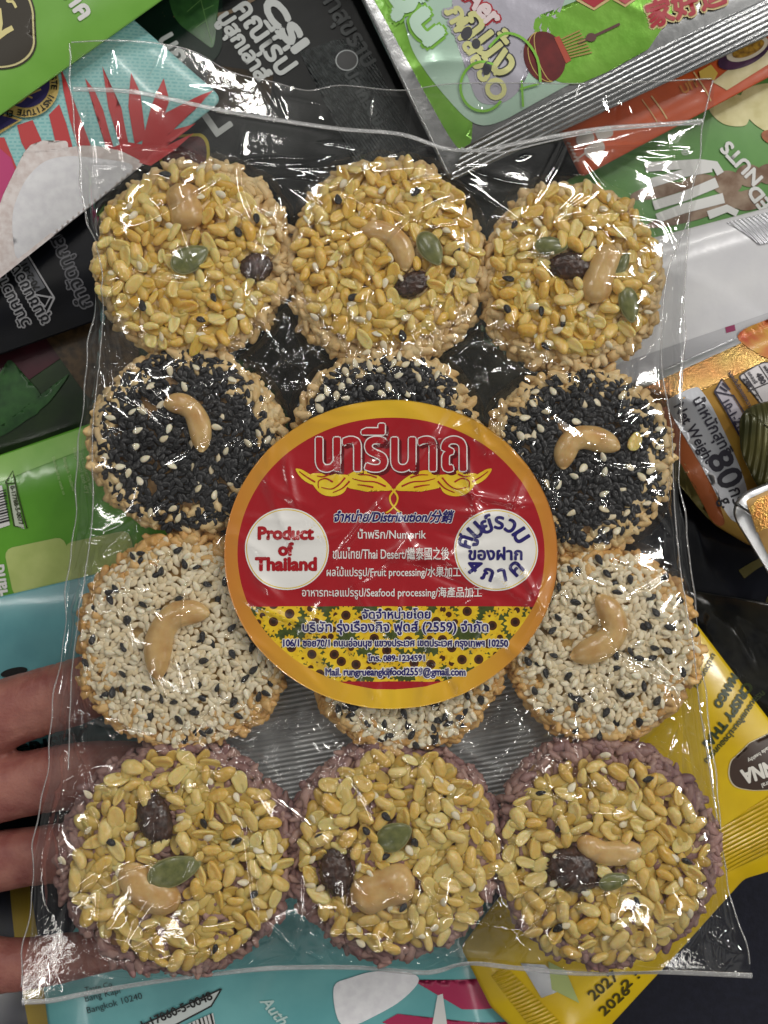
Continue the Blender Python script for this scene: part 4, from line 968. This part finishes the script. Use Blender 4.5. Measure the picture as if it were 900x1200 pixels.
# folds of the film
cr = Creases(5, (60, 180, 850, 1150), 230, (0.8, 2.6), (30, 170), (1.2, 2.8))
cr.c += Creases(15, (70, 180, 840, 1140), 170, (0.7, 1.9), (12, 50), (1.3, 2.3)).c
cr.c += Creases(18, (80, 190, 830, 1130), 130, (2.0, 5.0), (60, 240), (3.0, 7.0)).c
cr.c += Creases(16, (240, 360, 660, 470), 90, (1.0, 2.8), (12, 56), (1.3, 2.2)).c
cr.c += Creases(17, (240, 820, 660, 910), 110, (1.0, 2.8), (12, 60), (1.3, 2.2)).c
cr.c += Creases(6, (70, 380, 130, 1120), 26, (1.2, 3.2), (80, 200), (1.2, 2.6), 92, 14).c
cr.c += Creases(7, (790, 240, 845, 1100), 26, (1.2, 3.2), (80, 200), (1.2, 2.6), 84, 14).c
cr.c += Creases(8, (110, 170, 820, 230), 20, (1, 3), (60, 160), (1.2, 2.4), 10, 22).c
cr.c += Creases(9, (40, 1100, 880, 1150), 22, (1, 2.6), (50, 130), (1.2, 2.4), 0, 40).c
cr.c += Creases(10, (240, 370, 660, 460), 26, (1.2, 3.4), (20, 90), (1.1, 2.2)).c
cr.c += Creases(12, (240, 830, 660, 900), 30, (1.2, 3.4), (20, 90), (1.1, 2.2)).c
for a in ((330, 590, 70, 170, 3, 2.2), (318, 470, 110, 160, 3, 2.4), (640, 600, 100, 170, 2.6, 2.2), (600, 860, 128, 130, 3, 2.2), (430, 905, 80, 120, 2.6, 2), (820, 1060, 40, 120, 4, 3), (850, 1105, 30, 90, 4, 3), (790, 1110, 128, 90, 3, 2.4),
          (190, 960, 92, 150, 2.6, 2), (300, 1010, 84, 180, 2.6, 2), (575, 1010, 95, 200, 2.6, 2.2), (100, 880, 70, 130, 3.6, 2.6), (85, 1000, 62, 130, 3, 2.4), (250, 420, 160, 140, 2.6, 2.4), (150, 460, 172, 150, 2.4, 2.2)): cr.add(*a)
CR = cr.grid(gx, gy)
lowf = 0.55 * np.sin(XX / 31 + 2.1 * np.sin(YY / 57)) * np.sin(YY / 36 + 1.3 * np.sin(XX / 43))
rimw = np.clip(blur(inside.astype(float), 40) * 2 - 1, 0, 1)
F = np.where(inside, blur(F, 3) + (CR + lowf + 1.2) * rimw, 0.8 * np.sin(XX / 70 + 0.6 * np.sin(YY / 20)) * np.sin(YY / 41) * (YY < 300) + Creases(51, (90, 60, 830, 160), 60, (0.3, 1.2), (14, 80), (1.2, 2.4)).grid(gx, gy) * (YY < 300))
# the label: stiffer than the film, lies on it
CXs, CYs, AX, AY = 458.0, 648.0, 189.0, 175.0
FS = blur(np.maximum(F, 0), 60) + 3.0
ls = Creases(31, (290, 480, 630, 810), 64, (1.4, 4.6), (50, 180), (2.4, 6))
for a in ((462, 812, 88, 60, 2.2, 3), (330, 600, 68, 140, 2, 5), (395, 560, 120, 110, 1.8, 5), (560, 520, 30, 120, 1.6, 5), (600, 580, 110, 110, 1.6, 5), (470, 640, 140, 120, 1.4, 5)): ls.add(*a)
FS = FS + blur(ls.grid(gx, gy), 1)
inst = ((XX - CXs) / (AX - 1)) ** 2 + ((YY - CYs) / (AY - 1)) ** 2 < 1
F = np.where(inst, np.minimum(F, FS - 0.8), F)
ins2 = ((XX - CXs) / (AX + 12)) ** 2 + ((YY - CYs) / (AY + 12)) ** 2 < 1
F = np.where(ins2 & ~inst, np.minimum(F, FS + 1.5), F)
def samp(A, X, Y):
    x = np.clip((X - GX0) / STEP, 0, NX - 1.001); y = np.clip((Y - GY0) / STEP, 0, NY - 1.001)
    x0 = x.astype(int); y0 = y.astype(int); fx, fy = x - x0, y - y0
    return A[y0, x0] * (1 - fx) * (1 - fy) + A[y0, x0 + 1] * fx * (1 - fy) + A[y0 + 1, x0] * (1 - fx) * fy + A[y0 + 1, x0 + 1] * fx * fy

def film_mat(name, rough, gain, tint, haze, bump, cap=0.12):
    m = bpy.data.materials.new(name); m.use_nodes = True; t = m.node_tree; L = t.links.new
    for n in list(t.nodes):
        if n.type != 'OUTPUT_MATERIAL': t.nodes.remove(n)
    out = [n for n in t.nodes if n.type == 'OUTPUT_MATERIAL'][0]
    tr = t.nodes.new('ShaderNodeBsdfTransparent'); tr.inputs['Color'].default_value = tint
    gl_ = t.nodes.new('ShaderNodeBsdfGlossy'); gl_.inputs['Roughness'].default_value = rough
    df = t.nodes.new('ShaderNodeBsdfDiffuse'); df.inputs['Color'].default_value = (0.8, 0.8, 0.8, 1)
    fr = t.nodes.new('ShaderNodeFresnel'); fr.inputs['IOR'].default_value = 1.5
    mu = t.nodes.new('ShaderNodeMath'); mu.operation = 'MULTIPLY'; mu.inputs[1].default_value = gain
    mn = t.nodes.new('ShaderNodeMath'); mn.operation = 'MINIMUM'; mn.inputs[1].default_value = cap
    L(fr.outputs[0], mn.inputs[0]); L(mn.outputs[0], mu.inputs[0])
    if bump:
        co = t.nodes.new('ShaderNodeTexCoord'); n = t.nodes.new('ShaderNodeTexNoise'); n.inputs['Scale'].default_value = 1 / (9 * S); n.inputs['Detail'].default_value = 3
        b = t.nodes.new('ShaderNodeBump'); b.inputs['Distance'].default_value = 0.0003; b.inputs['Strength'].default_value = bump
        L(co.outputs['Object'], n.inputs['Vector']); L(n.outputs['Fac'], b.inputs['Height']); L(b.outputs[0], gl_.inputs['Normal'])
    m1 = t.nodes.new('ShaderNodeMixShader'); L(mu.outputs[0], m1.inputs[0]); L(tr.outputs[0], m1.inputs[1]); L(gl_.outputs[0], m1.inputs[2])
    m2 = t.nodes.new('ShaderNodeMixShader'); m2.inputs[0].default_value = haze; L(m1.outputs[0], m2.inputs[1]); L(df.outputs[0], m2.inputs[2])
    L(m2.outputs[0], out.inputs['Surface'])
    return m
clear = film_mat('clear film', 0.06, 2.0, (0.985, 0.985, 0.98, 1), 0.006, 0.12)
clear_b = film_mat('clear back film', 0.05, 1.6, (0.98, 0.98, 0.97, 1), 0.002, 0.12)
frost = film_mat('heat sealed film', 0.22, 3.0, (0.93, 0.93, 0.93, 1), 0.26, 1.0)
edgem = film_mat('film edge', 0.15, 3.5, (0.95, 0.95, 0.95, 1), 0.2, 0.6)

bag = empty('snack_bag', (0, 0, 0))
tag(bag, 'clear plastic bag holding twelve round crackers, with a round red label', 'bag')
def w0(X, Y, Z): return np.stack([(X - 450) * S, (600 - Y) * S, Z * S], -1)
nu, nv = 680, 940
u = np.linspace(0, 1, nu); v = np.linspace(0, 1, nv); Ug, Vg = np.meshgrid(u, v)
Y0 = 50 + 1100 * Vg
wob = 1.6 * np.sin(Y0 / 23) + 1.1 * np.sin(Y0 / 9.5 + 1)
XL, XR = ip(LX, Y0) + wob, ip(RX, Y0) - wob * np.cos(Y0 / 61); Xf = XL + (XR - XL) * Ug
Yf = ip(TY, Xf) + (ip(BY, Xf) - ip(TY, Xf)) * Vg
Zf = samp(F, Xf, Yf)
ed = np.minimum(np.minimum(Ug, 1 - Ug) * 40, 1)
Zf = Zf * ed + 0.4
mk('front_film', w0(Xf, Yf, Zf).reshape(-1, 3), grid_faces(nu, nv)[:, ::-1], clear, bag)
# back sheet
BK = np.where(OB > 0, 1.0, 0.0); BK = np.clip(blur(BK, 60) * 1.5, 0, 1) * rimw
BKh = -26 * BK + Creases(41, (60, 180, 850, 1150), 220, (0.8, 2.8), (30, 140), (1.4, 4)).grid(gx, gy) * rimw
sl = (slice(None, None, 2), slice(None, None, 2))
Zb = np.minimum(samp(BKh, Xf[sl], Yf[sl]) * ed[sl], 0) - 0.4 + np.where(Yf[sl] < ip(SY, Xf[sl]), Zf[sl] - 1.4, 0)
mk('back_film', w0(Xf[sl], Yf[sl], Zb).reshape(-1, 3), grid_faces(nu // 2, nv // 2), clear_b, bag)

def strip(name, pts, wd, lift, mat, ribs=0.0, period=5.0, n=5):
    P = np.array(catmull(pts, 14, False)); d = np.gradient(P, axis=0); d /= np.hypot(*d.T)[:, None]; nn = np.stack([-d[:, 1], d[:, 0]], 1)
    seg = np.concatenate([[0], np.cumsum(np.hypot(*np.diff(P, axis=0).T))])
    q = np.arange(0, seg[-1], 1.6); P = np.stack([np.interp(q, seg, P[:, i]) for i in (0, 1)], 1); nn = np.stack([np.interp(q, seg, nn[:, i]) for i in (0, 1)], 1)
    tt = np.linspace(-0.5, 0.5, n); G = P[None] + nn[None] * (tt * wd)[:, None, None]
    Z = samp(F, G[..., 0], G[..., 1]) + lift + 0.8 * np.cos(tt * math.pi)[:, None] + ribs * np.sin(q * 2 * math.pi / period)[None] * np.cos(tt * math.pi)[:, None]
    top = w0(G[..., 0], G[..., 1], Z).reshape(-1, 3); bot = top.copy(); bot[:, 2] -= 0.5 * S
    m = len(q); f = grid_faces(m, n); N = m * n
    i = np.arange(m - 1); e1 = np.stack([i, i + 1, i + 1 + N, i + N], 1); e2 = e1 + (n - 1) * m
    return mk(name, np.concatenate([top, bot]), [f, f[:, ::-1] + N, e1, e2[:, ::-1]], mat, bag)
strip('top_seal', [(86, 105), (160, 109), (260, 130), (330, 142), (400, 152), (470, 158), (520, 174), (560, 177), (620, 166), (700, 152), (780, 146), (824, 142)], 5.5, 1.2, frost, 0.35, 4)
strip('top_seal', [(540, 174), (580, 182), (640, 168), (700, 156), (770, 149), (822, 146)], 2.5, 2.0, frost, 0.2, 4)
strip('bottom_seal', [(26, 1174), (60, 1172), (100, 1164), (160, 1153), (230, 1143), (320, 1134), (420, 1133), (500, 1139), (545, 1128), (600, 1133), (680, 1140), (760, 1138), (820, 1140), (882, 1143)], 6.5, 1.0, frost, 0.5, 5)
wv = lambda y: 1.6 * math.sin(y / 23) + 1.1 * math.sin(y / 9.5 + 1)
yl = list(range(52, 1172, 14))
strip('side_edge', [(float(ip(LX, y)) + wv(y), y) for y in yl], 1.8, 0.6, edgem, n=3)
strip('side_edge', [(float(ip(RX, y)) - wv(y) * math.cos(y / 61), y) for y in range(94, 1142, 14)], 1.8, 0.6, edgem, n=3)
strip('top_edge', [(84, 50), (150, 48), (220, 58), (270, 84), (320, 96), (360, 106), (400, 100), (470, 106), (540, 98), (700, 98), (834, 92)], 1.5, 0.6, edgem, n=3)
strip('side_gusset', [(116, 285), (128, 330), (122, 400), (114, 500), (112, 600), (100, 700), (88, 800), (84, 900)], 1.8, 1.0, edgem, n=3)
strip('side_gusset', [(806, 260), (776, 330), (770, 420), (782, 500), (788, 600), (800, 720), (822, 850), (838, 960)], 1.8, 1.0, edgem, n=3)

# ---- the round label
class Sticker(Surf):
    e0, e1 = 0.25, 0.2
    cx, cy, k = 450.0, 600.0, 1.0
    def H(self, X, Y): return samp(FS, np.asarray(X, float), np.asarray(Y, float))
st = Sticker()
def sticker_mat():
    m = M('glossy label', (180, 34, 40), 0.24, 0, 0.8, bump=0.25, bscale=14)
    t = m.node_tree; L = t.links.new; p = t.nodes['Principled BSDF']
    p.inputs['Coat Weight'].default_value = 1.0; p.inputs['Coat Roughness'].default_value = 0.07; p.inputs['Roughness'].default_value = 0.32
    def N(ty, **kw):
        n = t.nodes.new(ty)
        for a, b in kw.items(): setattr(n, a, b)
        return n
    def Mt(op, a, b=None, c=None):
        n = N('ShaderNodeMath', operation=op)
        for i, q in enumerate((a, b, c)):
            if q is None: continue
            if isinstance(q, (int, float)): n.inputs[i].default_value = q
            else: L(q, n.inputs[i])
        return n.outputs[0]
    def Cm(f, a, b):
        n = N('ShaderNodeMix', data_type='RGBA')
        for i, q in ((0, f), (6, a), (7, b)):
            if isinstance(q, tuple): n.inputs[i].default_value = q
            else: L(q, n.inputs[i])
        return n.outputs[2]
    co = N('ShaderNodeTexCoord'); sp = N('ShaderNodeSeparateXYZ'); L(co.outputs['Object'], sp.inputs[0])
    px = Mt('MULTIPLY_ADD', sp.outputs[0], 1 / S, 450.0 - CXs)       # pixels from the label's centre
    py = Mt('MULTIPLY_ADD', sp.outputs[1], -1 / S, 600.0 - CYs)
    ex = Mt('DIVIDE', px, AX); ey = Mt('DIVIDE', py, AY)
    rr = Mt('SQRT', Mt('ADD', Mt('MULTIPLY', ex, ex), Mt('MULTIPLY', ey, ey)))
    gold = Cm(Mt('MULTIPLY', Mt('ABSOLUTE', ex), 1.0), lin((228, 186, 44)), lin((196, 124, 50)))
    # red field, a flattened disc inside the ring
    ax = Mt('DIVIDE', px, 174.0); ay = Mt('DIVIDE', Mt('ADD', py, 1.0), 154.0)
    r2 = Mt('SQRT', Mt('ADD', Mt('MULTIPLY', ax, ax), Mt('MULTIPLY', ay, ay)))
    red = Mt('LESS_THAN', r2, 1.0)
    # sunflower band
    vc = N('ShaderNodeCombineXYZ'); L(px, vc.inputs[0]); L(py, vc.inputs[1])
    def flowers(scale, off):
        vo = N('ShaderNodeTexVoronoi'); vo.inputs['Scale'].default_value = 1 / scale; vo.inputs['Randomness'].default_value = 0.85; vo.voronoi_dimensions = '2D'
        ad = N('ShaderNodeVectorMath', operation='ADD'); L(vc.outputs[0], ad.inputs[0]); ad.inputs[1].default_value = off; L(ad.outputs[0], vo.inputs['Vector'])
        sb = N('ShaderNodeVectorMath', operation='SUBTRACT'); sc0 = N('ShaderNodeVectorMath', operation='SCALE'); 
        L(ad.outputs[0], sb.inputs[0])
        sc0.inputs['Scale'].default_value = 1.0; L(vo.outputs['Position'], sc0.inputs[0]); L(sc0.outputs[0], sb.inputs[1])
        s2 = N('ShaderNodeSeparateXYZ'); L(sb.outputs[0], s2.inputs[0])
        ang = Mt('ARCTAN2', s2.outputs[1], s2.outputs[0])
        d = vo.outputs['Distance']
        pet = Mt('MULTIPLY_ADD', Mt('SINE', Mt('MULTIPLY', ang, 11.0)), 0.08, 0.43)
        return Mt('LESS_THAN', d, pet), Mt('LESS_THAN', d, 0.2), Mt('LESS_THAN', d, 0.1)
    nz = N('ShaderNodeTexNoise'); nz.inputs['Scale'].default_value = 0.16; nz.inputs['Detail'].default_value = 3; L(vc.outputs[0], nz.inputs['Vector'])
    base = Cm(nz.outputs['Fac'], lin((20, 40, 22)), lin((92, 104, 40)))
    a1, a2, a3 = flowers(17.0, (3, 9, 0)); b1, b2, b3 = flowers(27.0, (40, 17, 0))
    yel1 = Cm(nz.outputs['Fac'], lin((196, 136, 16)), lin((236, 206, 40)))
    c_ = Cm(a1, base, yel1); c_ = Cm(a2, c_, lin((74, 40, 16)))
    c_ = Cm(b1, c_, Cm(nz.outputs['Fac'], lin((214, 160, 20)), lin((240, 214, 50)))); c_ = Cm(b2, c_, lin((78, 42, 18))); c_ = Cm(b3, c_, lin((46, 26, 14)))
    band = Mt('MULTIPLY', Mt('GREATER_THAN', py, 707.0 - CYs), Mt('LESS_THAN', py, 792.0 - CYs))
    field = Cm(band, lin((166, 24, 34)), c_)
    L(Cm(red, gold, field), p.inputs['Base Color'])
    return m
nr, na = 110, 260
tt = np.linspace(0, 1, nr); aa = np.linspace(0, 2 * math.pi, na, endpoint=False)
Tg, Ag = np.meshgrid(tt, aa, indexing='ij')
Xs, Ys = CXs + AX * Tg * np.cos(Ag), CYs + AY * Tg * np.sin(Ag)
top = w0(Xs, Ys, samp(FS, Xs, Ys)).reshape(-1, 3); bot = top.copy(); bot[:, 2] -= 0.35 * S
n_ = len(top); q = grid_faces(na, nr, wrap=True); i = np.arange(na); r0 = (nr - 1) * na
rim = np.stack([r0 + i, r0 + (i + 1) % na, r0 + (i + 1) % na + n_, r0 + i + n_], 1)
sticker = mk('round_label', np.concatenate([top, bot]), [q, q[:, ::-1] + n_, rim], sticker_mat(), bag)
st.o = sticker
wi = M('label white ink', (232, 230, 226), 0.3, 0, 0.5); ri = M('label red ink', (166, 24, 34), 0.3, 0, 0.5); ni = M('label navy ink', (40, 34, 104), 0.3, 0, 0.5)
gi = M('label gold ink', (224, 182, 34), 0.3, 0, 0.5, col2=(232, 206, 60), vscale=30); dri = M('label dark red ink', (96, 14, 22), 0.3, 0, 0.5)
st.text(('นารีนาถ', 461, 530, 168, 0, dict(bold=2.6, h_=52)), dri, 1)
st.text(('นารีนาถ', 458, 527, 168, 0, dict(bold=2.6, h_=52)), wi, 2)
st.text(('นารีนาถ', 458, 527, 168, 0, dict(bold=1.25, h_=52)), ri, 4)
# gold scrollwork under the name, mirrored about the middle
orn = [[(463, 573), (470, 565), (480, 558), (494, 553), (506, 554), (515, 560), (524, 564), (518, 568), (508, 567), (512, 573), (500, 571), (492, 577), (478, 572), (468, 576)],
       [(511, 558), (520, 570), (531, 575), (541, 573), (546, 566), (541, 562), (536, 566), (539, 569), (532, 571), (525, 565), (531, 559), (545, 556), (556, 558), (552, 570), (542, 580), (528, 582), (516, 576)],
       [(546, 563), (556, 561), (563, 553), (572, 551), (568, 559), (560, 566), (551, 569)],
       [(524, 560), (533, 553), (542, 554), (537, 558)]]
ok = [catmull(p, 4) for p in orn]; ok += [[(922 - x, y) for x, y in p][::-1] for p in ok]
ok += [stroke(catmull([(459, 574), (465, 582), (464, 590), (457, 598), (452, 601)], 6, False), 2.4, 1.6), stroke(catmull([(463.2, 574), (457, 582), (458, 590), (465, 598), (470, 601)], 6, False), 2.4, 1.6)]
scr = st.decal(ok, gi, 1, 'scroll_ornament', 5)
sl_ = [[(470, 571), (482, 566), (496, 565), (508, 562)], [(480, 561), (490, 558), (500, 558)], [(484, 572), (494, 570), (502, 569)], [(516, 561), (523, 569), (532, 574), (543, 572)],
       [(530, 566), (538, 562), (546, 565), (546, 573)], [(550, 566), (560, 560), (568, 554)], [(511, 565), (519, 573), (530, 578)], [(534, 557), (541, 560), (548, 559)]]
sl_ = [stroke(catmull(p, 5, False), 1.9, 0.8) for p in sl_ + [[(922 - x, y) for x, y in p] for p in sl_]]
st.decal(sl_, ri, 3, 'scroll_line', 5)
for (cx_, cy_) in ((340, 642), (577, 643)):
    st.decal(ell(cx_, cy_, 47.5, 46.5, 0, 64), wi, 1, 'white_disc', 6)
    st.decal(ell(cx_, cy_, 46, 45, 0, 64), gi, 2, 'white_disc', 6)
    st.decal(ell(cx_, cy_, 45, 44, 0, 64), wi, 3, 'white_disc', 6)
st.text([('Product', 339, 624, 62, 0, dict(bold=1.1)), ('of', 339, 642, 16, 0, dict(bold=1.1)), ('Thailand', 339, 659, 68, 0, dict(bold=1.1))], ri, 5)
arc = []
for (s_, a) in (('ศู', -163), ('น', -134), ('ย์', -109), ('ร', -84), ('ว', -60), ('ม', -32)):
    arc.append((s_, 577 + 33 * math.cos(R_(a)), 643 + 31 * math.sin(R_(a)), 13 if s_ not in 'รว' else 10, a + 90, dict(bold=0.8)))
for (s_, a) in (('4', 142), ('ภ', 108), ('า', 78), ('ค', 46)):
    arc.append((s_, 577 + 32 * math.cos(R_(a)), 643 + 29 * math.sin(R_(a)), 12 if s_ != 'า' else 8, a - 90, dict(bold=0.8)))
st.text(arc + [('ของฝาก', 576, 647, 60, 0, dict(bold=0.7))], ni, 5)
def outlined(items, ink, rim_, b0, b1):
    st.text([(*a, dict(bold=b0, **k_)) for a, k_ in items], rim_, 1); st.text([(*a, dict(bold=b1, **k_)) for a, k_ in items], ink, 3)
outlined([(('จำหน่าย/Distribution/分銷', 461, 605, 134, 0), dict(h_=14, shear=0.25))], ni, wi, 1.3, 0.45)
for a in (('น้ำพริก/Numprik', 459, 626, 77, 0), ('ขนมไทย/Thai Desert/繼泰國之後', 458, 647, 132, 0), ('ผลไม้แปรรูป/Fruit processing/水果加工', 461, 669, 152, 0), ('อาหารทะเลแปรรูป/Seafood processing/海產品加工', 459, 692, 204, 0)):
    st.text((*a, dict(bold=0.12, h_=14)), wi, 2)
outlined([(('จัดจำหน่ายโดย', 464, 715, 77, 0), {}), (('บริษัท รุ่งเรืองกิจ ฟูดส์ (2559) จำกัด', 463, 731, 210, 0), {}), (('106/1 ซอย70/1 ถนนอ่อนนุช แขวงประเวศ เขตประเวศ กรุงเทพฯ 10250', 463, 749, 254, 0), dict(h_=12)),
          (('โทร. 089-1234591', 464, 765, 64, 0), {}), (('Mail. rungrueangkijfood2559@gmail.com', 463, 782, 158, 0), dict(h_=11))], ni, wi, 1.5, 0.4)
